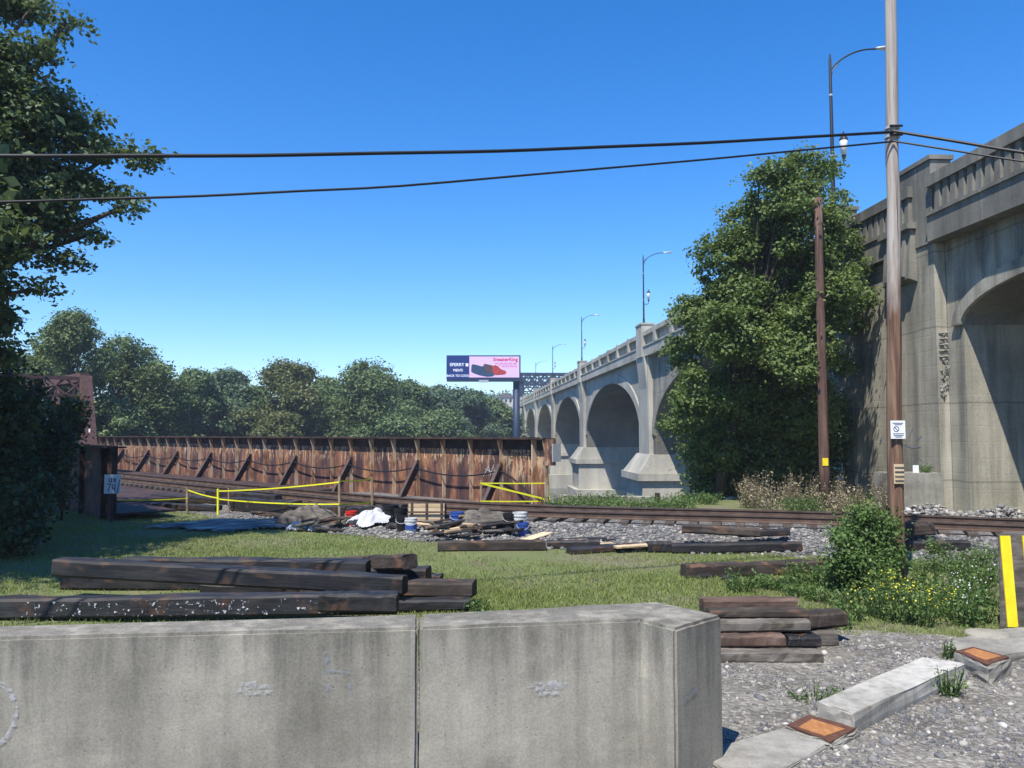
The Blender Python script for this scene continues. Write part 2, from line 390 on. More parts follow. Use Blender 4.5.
# ------------------------------------------------------------------ terrain, water, far hill
def sst(a, b, x):
    t = np.clip((x - a) / (b - a), 0, 1); return t * t * (3 - 2 * t)
def crom(pts, per=8):
    pts = [np.array(p, float) for p in pts]; q = [2 * pts[0] - pts[1]] + pts + [2 * pts[-1] - pts[-2]]; out = []
    for i in range(1, len(q) - 2):
        for k in range(per):
            t = k / per; a, b, c, d = q[i - 1:i + 3]
            out.append(.5 * ((2 * b) + (c - a) * t + (2 * a - 5 * b + 4 * c - d) * t * t + (3 * b - a - 3 * c + d) * t ** 3))
    out.append(pts[-1]); return np.array(out)
near_rail = [(46, -1), (30, 7.6), (20, 13), (10.9, 17.4), (6.9, 19.1), (1.2, 20.6), (-2.3, 22.3), (-6.8, 26.0), (-17, 36), (-30, 49.3), (-48, 67.9)]
NR = crom(near_rail, 10)
TN = np.gradient(NR, axis=0); TN /= np.linalg.norm(TN, axis=1)[:, None]
NN = np.stack([TN[:, 1], -TN[:, 0]], 1); NN *= np.sign(NN[:, 1])[:, None]     # pointing away from the camera
TRK = NR + NN * .755
_o = np.argsort(TRK[:, 0]); TX = TRK[_o, 0]; TY = TRK[_o, 1]
def ty(X): return np.interp(X, TX, TY)
def terrain(X, Y):
    ye = np.interp(X, [-200, -25, 0, 7, 9, 12], [60, 43, 28.2, 27.8, 30, 32.5])
    near = .22 * sst(ty(X) - .6, ty(X) + 2.4, Y) + .012 * np.sin(X * 1.7) * np.sin(Y * 1.3)
    yb = np.where(X < 0, np.maximum(118 + .9 * X, 62), 118 + 4.2 * np.clip(X, 0, 60))
    h = near - (near + 8.3) * sst(ye, ye + 8, Y)
    h = h + 6.6 * sst(yb, yb + 18, Y)
    h = h + 16 * sst(260, 560, Y) + 6 * np.sin(X * .011 + 1) * sst(300, 600, Y)
    return h
gx = np.unique(np.concatenate([np.linspace(-1500, -80, 18), np.linspace(-80, -24, 29), np.linspace(-24, 30, 109), np.linspace(30, 120, 24), np.linspace(120, 1500, 16)]))
gy = np.unique(np.concatenate([np.linspace(-400, -10, 8), np.linspace(-10, 4, 8), np.linspace(4, 50, 93), np.linspace(50, 300, 80), np.linspace(300, 700, 24), np.linspace(700, 2200, 10)]))
XX, YY = np.meshgrid(gx, gy); ZZ = terrain(XX, YY)
V = np.stack([XX.ravel(), YY.ravel(), ZZ.ravel()], 1); nx = len(gx); idx = np.arange(len(V)).reshape(len(gy), nx)
F = np.stack([idx[:-1, :-1].ravel(), idx[:-1, 1:].ravel(), idx[1:, 1:].ravel(), idx[1:, :-1].ravel()], 1)
struct(fast('ground', V, F, 'soil_grass', smooth=True))
mb = MB().add([(-900, 30, -6.6), (900, 30, -6.6), (900, 420, -6.6), (-900, 420, -6.6)], [(0, 1, 2, 3)]); struct(mb.build('river', 'river_water'))

# gravel yard by the barrier, an irregular sheet just above the ground
def sheet(name, poly, z, m, jit=.0, sub=4):
    pts = []
    for i in range(len(poly)):
        a = Vector(poly[i]); b = Vector(poly[(i + 1) % len(poly)])
        for k in range(sub): p = a.lerp(b, k / sub); pts.append((p.x + random.uniform(-jit, jit), p.y + random.uniform(-jit, jit), z))
    return MB().add(pts, [tuple(range(len(pts)))]).build(name, m)
gp = [G(x, y)[:2] for x, y in ((722, 652), (770, 650), (830, 632), (880, 632), (960, 638), (1010, 642), (1120, 650))]
struct(sheet('gravel_yard', gp[::-1] + [(-9, 7.6), (-14, 5), (-14, -9), (16, -9), (16, 9)], .02, 'gravel', .05, 6))

# ------------------------------------------------------------------ railway track
def sweep(C, prof, z):                                 # profile [(offset away from camera, height)] swept along C
    V = []; n = len(C)
    Tt = np.gradient(C, axis=0); Tt /= np.linalg.norm(Tt, axis=1)[:, None]; Nn = np.stack([Tt[:, 1], -Tt[:, 0]], 1); Nn *= np.sign(Nn[:, 1:2])
    for i in range(n):
        for o, h in prof: V.append((C[i, 0] + Nn[i, 0] * o, C[i, 1] + Nn[i, 1] * o, z + h))
    return V, n
def sweep_mesh(C, prof, z, closed):
    V, n = sweep(C, prof, z); k = len(prof); mb = MB(); fs = []
    for i in range(n - 1):
        for j in range(k if closed else k - 1):
            j2 = (j + 1) % k; fs.append((i * k + j, i * k + j2, (i + 1) * k + j2, (i + 1) * k + j))
    if closed: fs += [tuple(range(k)), tuple(reversed(range((n - 1) * k, n * k)))]
    return mb.add(V, fs)
bal = sweep_mesh(TRK[TRK[:, 0] > -9.5], [(-3.7, -.06), (-3.0, .06), (-2.4, .16), (-1.75, .30), (1.75, .30), (2.9, .27), (5.4, .20), (6.4, -.1)], .0, False).build('ballast_bed', 'ballast_mat')
struct(bal)
tr = thing('railway_track', 'single railway track curving past the viaduct onto the girder bridge', 'railway track', (TRK[60, 0], TRK[60, 1], .3))
RP = [(-.075, 0), (-.075, .018), (-.012, .04), (-.012, .125), (-.036, .135), (-.036, .17), (.036, .17), (.036, .135), (.012, .125), (.012, .04), (.075, .018), (.075, 0)]
for off in (-.755, .755):
    C = NR + NN * (.755 + off)
    r = sweep_mesh(C, RP, .40, True).build('rail', 'rail_steel', tr)
    sweep_mesh(C, [(-.030, .1705), (-.030, .174), (.030, .174), (.030, .1705)], .40, True).build('running_surface', 'rail_top', r)
seg = np.linalg.norm(np.diff(TRK, axis=0), axis=1); S = np.concatenate([[0], np.cumsum(seg)])
tie_me = None; s = 26.0; ties = []
while s < S[-1] - 2 and len(ties) < 150:
    x = np.interp(s, S, TRK[:, 0]); y = np.interp(s, S, TRK[:, 1]); j = int(np.searchsorted(S, s)) - 1; tx, ty_ = TN[j]
    if tie_me is None:
        o = MB().box(-1.3, 1.3, -.11, .11, -.02, .095).build('tie', 'tie_wood', tr, bevel=.012); tie_me = o.data
        me = tie_me; me.transform(Matrix.Translation(Vector(tr['_o'])))
    else:
        o = bpy.data.objects.new('tie', tie_me); COL.objects.link(o); o.parent = tr
    o.location = Vector((x, y, .30)) - Vector(tr['_o']); o.rotation_euler = (0, 0, math.atan2(ty_, tx) + math.pi / 2 + random.uniform(-.02, .02))
    ties.append((x, y)); s += .56

# ------------------------------------------------------------------ concrete arch viaduct
X0 = 14.26; DK = .011
def ztop(Y): return 10.5 + (Y - 24) * DK
def VV(Y, wd, z): return Vector((X0 - .05 * Y + wd, Y + .05 * wd, z))      # wd: inwards from the pilaster face
WID = 15.0; WALL = .36
vd = thing('arch_viaduct', 'long weathered concrete road viaduct of tall round arches with a slotted parapet', 'viaduct', VV(66, 7, -8))
def vbox(mb, Y0, Y1, w0, w1, z0, z1, sl=True):          # box whose top and bottom may follow the deck's slope
    def s_(z, Y): return z + ((Y - 24) * DK if sl else 0)
    q = [VV(Y, w_, s_(z, Y)) for z in (z0, z1) for Y in (Y0, Y1) for w_ in (w0, w1)]
    return mb.add(q, [(0, 2, 3, 1), (4, 5, 7, 6), (0, 1, 5, 4), (2, 6, 7, 3), (0, 4, 6, 2), (1, 3, 7, 5)])
PIERS = [66.5, 104.3, 142.1, 180, 218]
arches = [(31.3, 63.75, 2.5, None)] + [(PIERS[i] + 2.75, PIERS[i + 1] - 2.75, 2.5, None) for i in range(4)] + [(15.6, 23.6, 5.78, 1.05)]
def arch_curve(Ya, Yb, zs, rise, extra=0.0, n=36):
    c = (Ya + Yb) / 2; a = (Yb - Ya) / 2
    b = rise if rise else (7.55 + (c - 85) * .010 + .35 - zs)
    return [(c - (a + extra) * math.cos(math.pi * i / n), zs + (b + extra) * math.sin(math.pi * i / n)) for i in range(n + 1)]
CB = 8.45                                              # underside of the cornice above datum
for k, (Ya, Yb, zs, rise) in enumerate(arches):
    near = Yb < 64
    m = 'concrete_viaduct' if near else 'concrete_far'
    ring = .95 if rise is None else .45
    ci = arch_curve(Ya, Yb, zs, rise); ce = arch_curve(Ya, Yb, zs, rise, ring)
    n = len(ci)
    # vault: the curved shell right through the bridge
    V = []; F = []
    for (yi, zi), (yo, zo) in zip(ci, ce): V += [VV(yi, WALL + .002, zi), VV(yi, WID - WALL - .002, zi), VV(yo, WID - WALL - .002, zo), VV(yo, WALL + .002, zo)]
    for i in range(n - 1):
        a = 4 * i; b = a + 4
        F += [(a, a + 1, b + 1, b), (a + 1, a + 2, b + 2, b + 1), (a + 2, a + 3, b + 3, b + 2), (a + 3, a, b, b + 3)]
    F += [(0, 3, 2, 1), (4 * n - 4, 4 * n - 3, 4 * n - 2, 4 * n - 1)]
    MB().add(V, F).build('arch_vault', 'concrete_shaded', vd)
    for wa, wb in ((WALL - .12, WALL), (WID - WALL, WID - WALL + .12)):
        V = []
        for (yi, zi), (yo, zo) in zip(ci, ce): V += [VV(yi, wa, zi), VV(yi, wb, zi), VV(yo, wb, zo), VV(yo, wa, zo)]
        MB().add(V, F).build('arch_ring', m, vd)
    # spandrel walls front and back, above the ring
    for w0, w1 in ((WALL, WALL + .5), (WID - WALL - .5, WID - WALL)):
        V = []; F = []
        lo = [(Ya - (.95 if rise is None else .45), zs)] + [(min(max(y, Ya - 1), Yb + 1), z - .12) for y, z in ce] + [(Yb + (.95 if rise is None else .45), zs)]
        lo = [p for i, p in enumerate(lo) if i == 0 or p[0] > lo[i - 1][0] + 1e-4]
        for y, z in lo: V += [VV(y, w0, z), VV(y, w0, CB + .02 + (y - 24) * DK), VV(y, w1, CB + .02 + (y - 24) * DK), VV(y, w1, z)]
        for i in range(len(lo) - 1):
            a = 4 * i; b = a + 4
            F += [(a, a + 1, b + 1, b), (a + 1, a + 2, b + 2, b + 1), (a + 2, a + 3, b + 3, b + 2), (a + 3, a, b, b + 3)]
        F += [(0, 3, 2, 1), (len(V) - 4, len(V) - 3, len(V) - 2, len(V) - 1)]
        MB().add(V, F).build('spandrel_wall', m, vd)
# piers over the river: shaft, pilaster, flared corbel, sloped cutwater cap, ledge, pedestal
for Yc in PIERS:
    m = 'concrete_far'
    mb = MB(); vbox(mb, Yc - 2.74, Yc + 2.74, WALL + .002, WID - WALL - .002, -1.1, CB - .002, False); mb.v = [(p[0], p[1], p[2] + (DK * (Yc - 24) if p[2] > 0 else 0)) for p in mb.v]
    pier = mb.build('pier', 'concrete_shaded', vd)
    for a, b in ((0.0, WALL - .003), (WID - WALL + .003, WID)):
        mb = MB(); vbox(mb, Yc - 1.9, Yc + 1.9, a, b, .3, CB - .01 + DK * (Yc - 24), False); mb.build('pilaster', m, pier)
    mb = MB(); zt = CB + DK * (Yc - 24)
    mb.prism([VV(Yc - 1.5, -.002, zt - 2.6), VV(Yc - 1.5, -.28, zt - .004), VV(Yc - 1.5, -.002, zt - .004)], VV(Yc + 1.5, 0, 0) - VV(Yc - 1.5, 0, 0)).build('corbel', m, pier)
    # cutwater: hipped block between pier and ledge
    b0 = [VV(Yc - 2.95, -1.0, -.55), VV(Yc - 2.95, WID + 1.0, -.55), VV(Yc + 3.9, WID + 1.0, -.55), VV(Yc + 3.9, -1.0, -.55)]
    b1 = [VV(Yc - 2.77, -.05, .95), VV(Yc - 2.77, WID + .05, .95), VV(Yc + 2.77, WID + .05, .95), VV(Yc + 2.77, -.05, .95)]
    MB().add(b0 + b1, [(0, 3, 2, 1), (4, 5, 6, 7), (0, 1, 5, 4), (1, 2, 6, 5), (2, 3, 7, 6), (3, 0, 4, 7)]).build('cutwater', m, pier)
    mb = MB(); vbox(mb, Yc - 3.1, Yc + 4.05, -1.15, WID + 1.15, -1.12, -.552, False); mb.build('ledge', m, pier)
    mb = MB(); vbox(mb, Yc - 2.8, Yc + 3.6, -.75, WID + .75, -9.5, -1.122, False); mb.build('pedestal', m, pier)
    mb = MB(); vbox(mb, Yc - 4.3, Yc + 4.3, -1.4, WID + 1.4, -9.4, -4.3, False); mb.build('footing', m, pier)
# land pier beside the track
mb = MB(); vbox(mb, 23.62, 31.28, WALL + .003, WID - WALL - .003, -1.5, CB - .003, False); lp = mb.build('pier', 'concrete_viaduct', vd)
mb = MB(); vbox(mb, 24.42, 30.9, 0, WALL - .004, -1.4, CB - .006, False); mb.build('pilaster', 'concrete_viaduct', lp, bevel=.02)
mb = MB(); vbox(mb, 6.0, 15.58, WALL + .004, WID - WALL - .003, -1.5, CB - .003, False); mb.build('pier', 'concrete_viaduct', vd)
mb = MB(); vbox(mb, -34, 6.0, .3, WID - .3, -1.5, CB - .003, False); mb.build('abutment_wall', 'concrete_viaduct', vd)
# fluted bracket panel on the land pier
pl = MB(); z0, z1 = 7.4, 9.1; ya, yb2 = 25.35, 27.0
pl.prism([VV(ya, -.003, z0), VV(ya, -.30, z0 + .1), VV(ya, -.18, z1), VV(ya, -.003, z1)], VV(yb2, 0, 0) - VV(ya, 0, 0)); br = pl.build('bracket', 'concrete_parapet', vd, bevel=.012)
for i in range(4):
    y = ya + .2 + i * .33
    MB().prism([VV(y, -.26, z0 + .18), VV(y, -.40, z0 + .2), VV(y, -.25, z1 - .12), VV(y, -.15, z1 - .12)], VV(y + .17, 0, 0) - VV(y, 0, 0)).build('flute', 'concrete_parapet', br)
mb = MB(); vbox(mb, ya - .1, yb2 + .1, -.36, -.052, z1 + .004, z1 + .2, False); mb.build('bracket_cap', 'concrete_parapet', br)
# deck and road
mb = MB(); vbox(mb, -34, 236, .55, WID - .55, 8.47, 9.15); mb.build('deck_slab', 'concrete_parapet', vd)
# parapets: base beam, recessed back, top rail, balusters or posts, pedestals
bal_me = {}
EDGES = [-34, 15.2, 24.9, 31.0, 66.5, 104.3, 142.1, 180, 218, 234]
for side in (0, 1):
    f = (lambda a, b: (a, b)) if side == 0 else (lambda a, b: (WID - b, WID - a))
    for i in range(len(EDGES) - 1):
        a, b = EDGES[i], EDGES[i + 1]
        m = 'concrete_parapet' if b < 40 else 'concrete_far'
        e = .5
        mb = MB(); vbox(mb, a + e, b - e, *f(-.20, .5), CB, CB + .92); vbox(mb, a + e, b - e, *f(-.26, -.202), CB + .78, CB + .86); base = mb.build('parapet_base', m, vd)
        mb = MB(); vbox(mb, a + e, b - e, *f(.10, .34), CB + .922, 10.148); mb.build('parapet_back', m, base)
        mb = MB(); vbox(mb, a + e, b - e, *f(-.22, .52), 10.15, 10.5); mb.build('top_rail', m, base)
        if side == 0 and b < 40:
            y = (max(a, 8.0) if a < 0 else a) + e + .2
            while y < b - e - .15:
                key = 'bal'
                if key not in bal_me:
                    q = MB(); h = 10.148 - CB - .922
                    q.add([(-.17, -.155, 0), (.098, -.155, 0), (.098, .155, 0), (-.17, .155, 0), (-.14, -.11, h), (.098, -.11, h), (.098, .11, h), (-.14, .11, h)],
                          [(0, 3, 2, 1), (4, 5, 6, 7), (0, 1, 5, 4), (1, 2, 6, 5), (2, 3, 7, 6), (3, 0, 4, 7)])
                    me = bpy.data.meshes.new('baluster'); me.from_pydata(q.v, [], q.f); me.materials.append(M['concrete_parapet']); bal_me[key] = me
                ob = bpy.data.objects.new('baluster', bal_me[key]); COL.objects.link(ob); ob.parent = base
                ob.location = VV(y, 0, CB + .922 + (y - 24) * DK) - Vector(vd['_o']); y += .40
        else:
            nP = max(2, round((b - a) / 5.4))
            for j in range(1, nP):
                y = a + (b - a) * j / nP
                mb = MB(); vbox(mb, y - .38, y + .38, *f(-.23, .098), CB + .925, 10.62 if side == 0 else 10.5); mb.build('parapet_post', m, base)
    for y in EDGES[1:]:
        m = 'concrete_parapet' if y < 40 else 'concrete_far'; hw = {15.2: .9, 24.9: 1.0, 31.0: .75}.get(y, 1.1)
        yy = {24.9: 25.38, 31.0: 31.2}.get(y, y)
        hi = {24.9: .55, 31.0: .62}.get(y, .62)
        mb = MB(); vbox(mb, yy - hw, yy + hw, *f(-.05 if y == 24.9 else -.36, .62), CB - .008, 10.5 + hi); pd = mb.build('parapet_pedestal', m, vd, bevel=.02)
        mb = MB(); vbox(mb, yy - hw - .06, yy + hw + .06, *f(-.11 if y == 24.9 else -.42, .68), 10.502 + hi, 10.64 + hi); mb.build('pedestal_cap', m, pd)
# marks and damage on the land pier
mk = [('graffiti', [(905, 452), (909, 438), (913, 428), (917, 440), (922, 436)], .025, 'graffiti_blue'), ('graffiti', [(903, 444), (912, 448), (921, 447)], .022, 'graffiti_blue'), ('graffiti', [(912, 466), (917, 456), (923, 462)], .022, 'graffiti_blue')]
def onface(x, y, wd):                                  # sight line to a viaduct plane at depth wd
    d = ray(x, y); t = (X0 + wd) / (d.x + .05 * d.y); return Vector((d.x * t, d.y * t, HC + d.z * t))
def stroke(mb, pts, wid, nrm, lift=.004):
    nrm = nm(nrm)
    for a, b in zip(pts[:-1], pts[1:]):
        a = Vector(a) + nrm * lift; b = Vector(b) + nrm * lift; d = b - a
        if d.length < 1e-5: continue
        d.normalize(); s_ = nrm.cross(d) * wid / 2; mb.add([a - s_ - d * wid * .3, b - s_ + d * wid * .3, b + s_ + d * wid * .3, a + s_ - d * wid * .3], [(0, 1, 2, 3)]); lift += .0004
for nme, pts, wd, m in mk:
    mb = MB(); stroke(mb, [onface(x, y, 0) for x, y in pts], wd, (-1, -.05, 0), .006); mb.build(nme, m, vd)
mb = MB()
for pts in ([(955, 238), (975, 222), (1000, 215), (1022, 205)], [(970, 245), (985, 225), (992, 240)], [(1000, 240), (1008, 216), (1018, 232)]):
    stroke(mb, [onface(x, y, WALL) for x, y in pts], .022, (-1, -.05, 0), .006)
mb.build('graffiti', 'graffiti_blue', vd)
# spalled strip with bare ribs
for i in range(5):
    a = onface(941, 332 + i * 6, -.0); b = onface(951, 331 + i * 6, WALL)
    c = VV(24.38, .05, a.z); d = VV(24.38, .33, a.z + .03)
    MB().bar(c, d, .05, .022).build('rebar_rib', 'concrete_white', vd)
sp_ = MB()
for i in range(46):
    z = 3.6 + 2.0 * random.random(); p = VV(24.40, random.uniform(.08, .30), z); r = random.uniform(.04, .09)
    sp_.add([p + Vector((random.uniform(-1, 1), random.uniform(-.6, .1), random.uniform(-1, 1))).normalized() * r for _ in range(6)], [(0, 1, 2), (0, 2, 3), (1, 2, 4), (3, 4, 5), (0, 1, 5), (2, 4, 5), (0, 3, 5), (1, 4, 5)])
o = sp_.build('spalled_concrete', 'concrete_old', vd); o['kind'] = 'stuff'

# steel through-truss beyond the last arch
ts = thing('steel_truss_bridge', 'dark blue steel through truss rising at the far end of the viaduct', 'truss bridge', VV(240, 7, ztop(240) - 2))
zb = ztop(240) - 1.5
def VT(Y, wd, z): p = VV(240, wd, z); return p + Vector(((Y - 240) * .045, Y - 240, 0))
def tb(a, b, wd=.55, nme='truss_member', m='truss_blue'): MB().bar(a, b, wd, wd).build(nme, m, ts)
for wd in (-.6, WID + .6):
    nP = 6; L = 10.0; top = []; bot = []
    for i in range(nP + 1):
        y = 240 + i * L; bot.append(VT(y, wd, zb)); top.append(VT(y, wd, zb + (9.2 + 2.2 * math.sin(math.pi * i / nP))))
    tb(bot[0], top[1], .9, 'end_post'); tb(bot[-1], top[-2], .9, 'end_post')
    for i in range(1, nP - 1): tb(top[i], top[i + 1], .8, 'top_chord')
    tb(bot[0], bot[-1], .8, 'bottom_chord')
    for i in range(1, nP):
        tb(bot[i], top[i], .7, 'vertical')
        if i < nP - 1: tb(bot[i], top[i + 1], .4, 'diagonal'); tb(top[i], bot[i + 1], .4, 'diagonal')
for i in range(1, nP):
    y = 240 + i * L; z = zb + 9.2 + 2.2 * math.sin(math.pi * i / nP)
    tb(VT(y, -.6, z), VT(y, WID + .6, z), .6, 'top_strut'); tb(VT(y, -.6, z - 3.4), VT(y, WID + .6, z - 3.4), .35, 'portal_strut')
    for j in range(6):
        a0 = -.6 + j * (WID + 1.2) / 6; a1 = a0 + (WID + 1.2) / 6
        tb(VT(y, a0, z - 3.4 * (j % 2)), VT(y, a1, z - 3.4 * ((j + 1) % 2)), .45, 'lacing')
        tb(VT(y, a0, z - 3.4 * ((j + 1) % 2)), VT(y, a1, z - 3.4 * (j % 2)), .4, 'lacing')
MB().prism([VT(236.5, .2, zb - .9), VT(300, .2, zb - .9), VT(300, WID - .2, zb - .9), VT(236.5, WID - .2, zb - .9)], (0, 0, .7)).build('deck', 'steel_navy', ts)
for y in (238, 302): mb = MB(); mb.frame_box(VT(y, WID / 2, 0), (WID / 2, 0, 0), (0, 1.8, 0), (0, 0, 1)); mb.v = [(p[0], p[1], -9 if p[2] < 0 else zb - .91) for p in mb.v]; mb.build('tower_pier', 'concrete_far', ts)

# ------------------------------------------------------------------ plate girders
A0 = Vector((-.3, 26.7, 0)); DG = Vector((-3.13, 3.23, 0)).normalized(); NG = Vector((-DG.y, DG.x, 0)); NG = NG if NG.y < 0 else -NG
def girder(root, org, t0, t1, zb_, zt_, pitch, brace, phase, flange=.30, pm='rust_plate', em='rust_edge', pale=False):
    def Q(t, out, z): return org + DG * t + NG * out + Vector((0, 0, z))
    t = t0; i = 0; edges = []
    st = [t0]; s_ = phase
    while s_ < t1 - .2:
        if s_ > t0 + .3: st.append(s_)
        s_ += pitch
    st.append(t1)
    for a, b in zip(st[:-1], st[1:]):
        mb = MB(); mb.frame_box(Q((a + b) / 2, -.012 + random.uniform(0, .006), (zb_ + zt_) / 2), DG * ((b - a) / 2 - .004), NG * .008, (0, 0, (zt_ - zb_) / 2)); mb.build('web_plate', 'rust_pale' if pale and b < .1 else pm, root)
    for a in st[:-1]:
        mb = MB(); mb.frame_box(Q(a, .075, (zb_ + zt_) / 2), DG * .008, NG * .073, (0, 0, (zt_ - zb_) / 2 - .02)); mb.frame_box(Q(a + .06, .009, (zb_ + zt_) / 2), DG * .075, NG * .006, (0, 0, (zt_ - zb_) / 2 - .03))
        zt2 = zt_ - .03
        mb.prism([Q(a - .008, .148, zt2), Q(a - .008, flange - .03, zt2), Q(a - .008, .148, zt2 - .42)], DG * .016)
        mb.build('stiffener', em, root)
    mb = MB(); mb.frame_box(Q((t0 + t1) / 2, 0, zt_ + .02), DG * ((t1 - t0) / 2 + .03), NG * flange, (0, 0, .022)); mb.frame_box(Q((t0 + t1) / 2, 0, zt_ + .055), DG * ((t1 - t0) / 2 - .6), NG * (flange - .03), (0, 0, .012)); mb.build('top_flange', 'rust_dark', root)
    mb = MB(); mb.frame_box(Q((t0 + t1) / 2, .0, zb_ - .02), DG * ((t1 - t0) / 2), NG * .26, (0, 0, .02)); mb.build('bottom_flange', 'rust_dark', root)
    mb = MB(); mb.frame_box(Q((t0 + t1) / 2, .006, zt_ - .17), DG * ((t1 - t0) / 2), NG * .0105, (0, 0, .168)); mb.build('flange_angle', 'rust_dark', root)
    k = phase
    while brace and k < t1 - .5:
        mb = MB(); a = Q(k, .10, zb_ + 1.42); b = Q(k, .88, zb_ + .1)
        mb.bar(a - NG * .09, b - NG * .09, .02, .26, NG); kb = mb.build('knee_brace', 'rust_dark', root); MB().bar(a + NG * .07, b + NG * .07, .15, .02, NG).build('brace_flange', 'brace_steel_lit', kb); k += brace  # shadow side put into the dark plate, highlight into the lighter flange
    return Q
gf = thing('plate_girder', 'long sunlit rusty steel plate girder with peeling paint and knee braces', 'bridge girder', A0 + DG * 18)
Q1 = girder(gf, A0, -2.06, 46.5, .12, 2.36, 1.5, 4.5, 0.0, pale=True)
mb = MB(); c = A0 + DG * -2.16 + Vector((0, 0, 0)); mb.tube([c + Vector((0, 0, 1.55)), c + Vector((0, 0, 2.38))], .17, 12); mb.build('end_nose', 'rust_plate', gf)
mb = MB(); mb.frame_box(A0 + DG * -1.55 + NG * .1 + Vector((0, 0, 1.24)), DG * .02, NG * .11, (0, 0, 1.1)); mb.build('end_angle', 'rust_edge', gf)
mb = MB(); mb.frame_box(A0 + DG * -2.42 + Vector((0, 0, 1.95)), DG * .02, NG * .18, (0, 0, .28)); mb.build('end_plate', 'metal_grey', gf)
B0 = Vector((-11.5, 23.4, 0))
gn = thing('plate_girder', 'dark shaded steel plate girder beneath the big tree', 'bridge girder', B0 + DG * 10)
Q2 = girder(gn, B0, 0, 26, -.5, 2.12, 2.1, 0, .9, .24, 'rust_dark', 'rust_dark')  # tree shade put into the plate colour through the dark rust
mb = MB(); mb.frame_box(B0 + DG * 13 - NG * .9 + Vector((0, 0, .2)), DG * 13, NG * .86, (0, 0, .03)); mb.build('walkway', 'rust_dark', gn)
mb = MB(); mb.frame_box(A0 + DG * 30 + NG * 5.15 + Vector((0, 0, .08)), DG * 20.5, NG * 4.75, (0, 0, .2)); struct(mb.build('bridge_deck', 'rust_dark'))
# lettering on the bright end panel
TXT = {}
def text(s_, size, name, m, parent, pos, xdir, up=(0, 0, 1), align='LEFT', bold=0.0, thick=.002, lift=.02):
    cu = bpy.data.curves.new('lettering', 'FONT'); cu.body = s_; cu.size = size; cu.align_x = align; cu.extrude = thick; cu.offset = bold
    to = bpy.data.objects.new('lettering', cu); COL.objects.link(to); bpy.context.view_layer.update()
    me = bpy.data.meshes.new_from_object(to.evaluated_get(bpy.context.evaluated_depsgraph_get())); bpy.data.objects.remove(to)
    xd = nm(xdir); u = nm(up); u = (u - xd * u.dot(xd)).normalized(); z = xd.cross(u)
    mat = Matrix(((xd.x, u.x, z.x, 0), (xd.y, u.y, z.y, 0), (xd.z, u.z, z.z, 0), (0, 0, 0, 1)))
    me.transform(mat); me.materials.clear(); me.materials.append(M[m])
    ob = bpy.data.objects.new(name, me); COL.objects.link(ob)
    org = Vector(parent['_o']) if parent is not None else Vector((0, 0, 0)); ob.location = Vector(pos) + z * lift - org
    if parent is not None: ob.parent = parent
    return ob
text('DANGER', .30, 'lettering', 'rust_dark', gf, Q1(-.32, .0, 1.75), -DG, bold=-.002)
text('S', .26, 'lettering', 'rust_dark', gf, Q1(-1.25, .0, 1.25), -DG)
# scratchy graffiti
mb = MB()
for pts in ([(.95, 1.1), (.7, 1.45), (.6, 1.15), (.45, 1.5)], [(.5, 1.2), (.25, 1.45), (.3, 1.1)], [(.85, 1.35), (.4, 1.2)], [(.2, 1.5), (.05, 1.2), (.35, 1.25)]):
    stroke(mb, [Q1(a, .0, z) for a, z in pts], .03, NG, .012)
mb.build('graffiti', 'graffiti_pale', gf)
# drooping cable along the girder
pts = []
for k in range(-1, 9):
    for j in range(8):
        u_ = j / 8; pts.append(Q1(4.5 * (k + u_) - 0.0, .24, 1.30 - .22 * 4 * u_ * (1 - u_) + (.0 if k >= 0 else 0)))
pts = pts[8:]
lead = [Q1(-2.6, .35, .3), Q1(-1.6, .3, .62), Q1(-.7, .26, 1.12), Q1(-.2, .25, 1.30)]
tag(MB().tube(lead + pts, .028, 6).build('slung_cable', 'cable_black'), 'black cable slung in loops along the rusty girder', 'cable')

# railway truss portal behind the near girder
tp = thing('railway_truss', 'brown riveted railway truss end rising behind the dark girder', 'truss bridge', P(92, 443, 45))
pb = P(93, 446, 45); pb.z = .3
def trus(a, b, wd, ht, nme): MB().bar(a, b, wd, ht).build(nme, 'truss_rust', tp)
for off, nme in ((0, 'a'), (6.2, 'b')):
    b_ = pb + NG * off; t1_ = b_ + DG * 1.9 + Vector((0, 0, 5.55))
    trus(b_, t1_, .62, .55, 'end_post')
    trus(t1_, t1_ + DG * 24, .5, .5, 'top_chord'); trus(b_, b_ + DG * 30, .5, .5, 'bottom_chord')
    for i in range(5):
        c_ = t1_ + DG * (i * 5); trus(c_ - Vector((0, 0, 5.55)), c_, .22, .22, 'vertical')
        if i < 4: trus(c_, c_ + DG * 5 - Vector((0, 0, 5.55)), .2, .2, 'diagonal')
t1_ = pb + DG * 1.9 + Vector((0, 0, 5.45)); t2_ = t1_ + NG * 6.2
trus(t1_, t2_, .3, .2, 'portal_strut'); trus(t1_ - Vector((0, 0, 1.0)) - DG * .3, t2_ - Vector((0, 0, 1.0)) - DG * .3, .2, .2, 'portal_strut')
for i in range(6):
    a = t1_.lerp(t2_, i / 6); b = t1_.lerp(t2_, (i + 1) / 6); dn = Vector((0, 0, -.95)) - DG * .28
    trus(a, b + dn, .1, .1, 'lacing'); trus(a + dn, b, .1, .1, 'lacing')
MB().bar(pb + NG * .3 - DG * .32 + Vector((0, 0, 2.35)), pb + NG * .3 - DG * .32 + Vector((0, 0, 2.55)), .22, .03, NG).build('reflector', 'white_paint', tp)
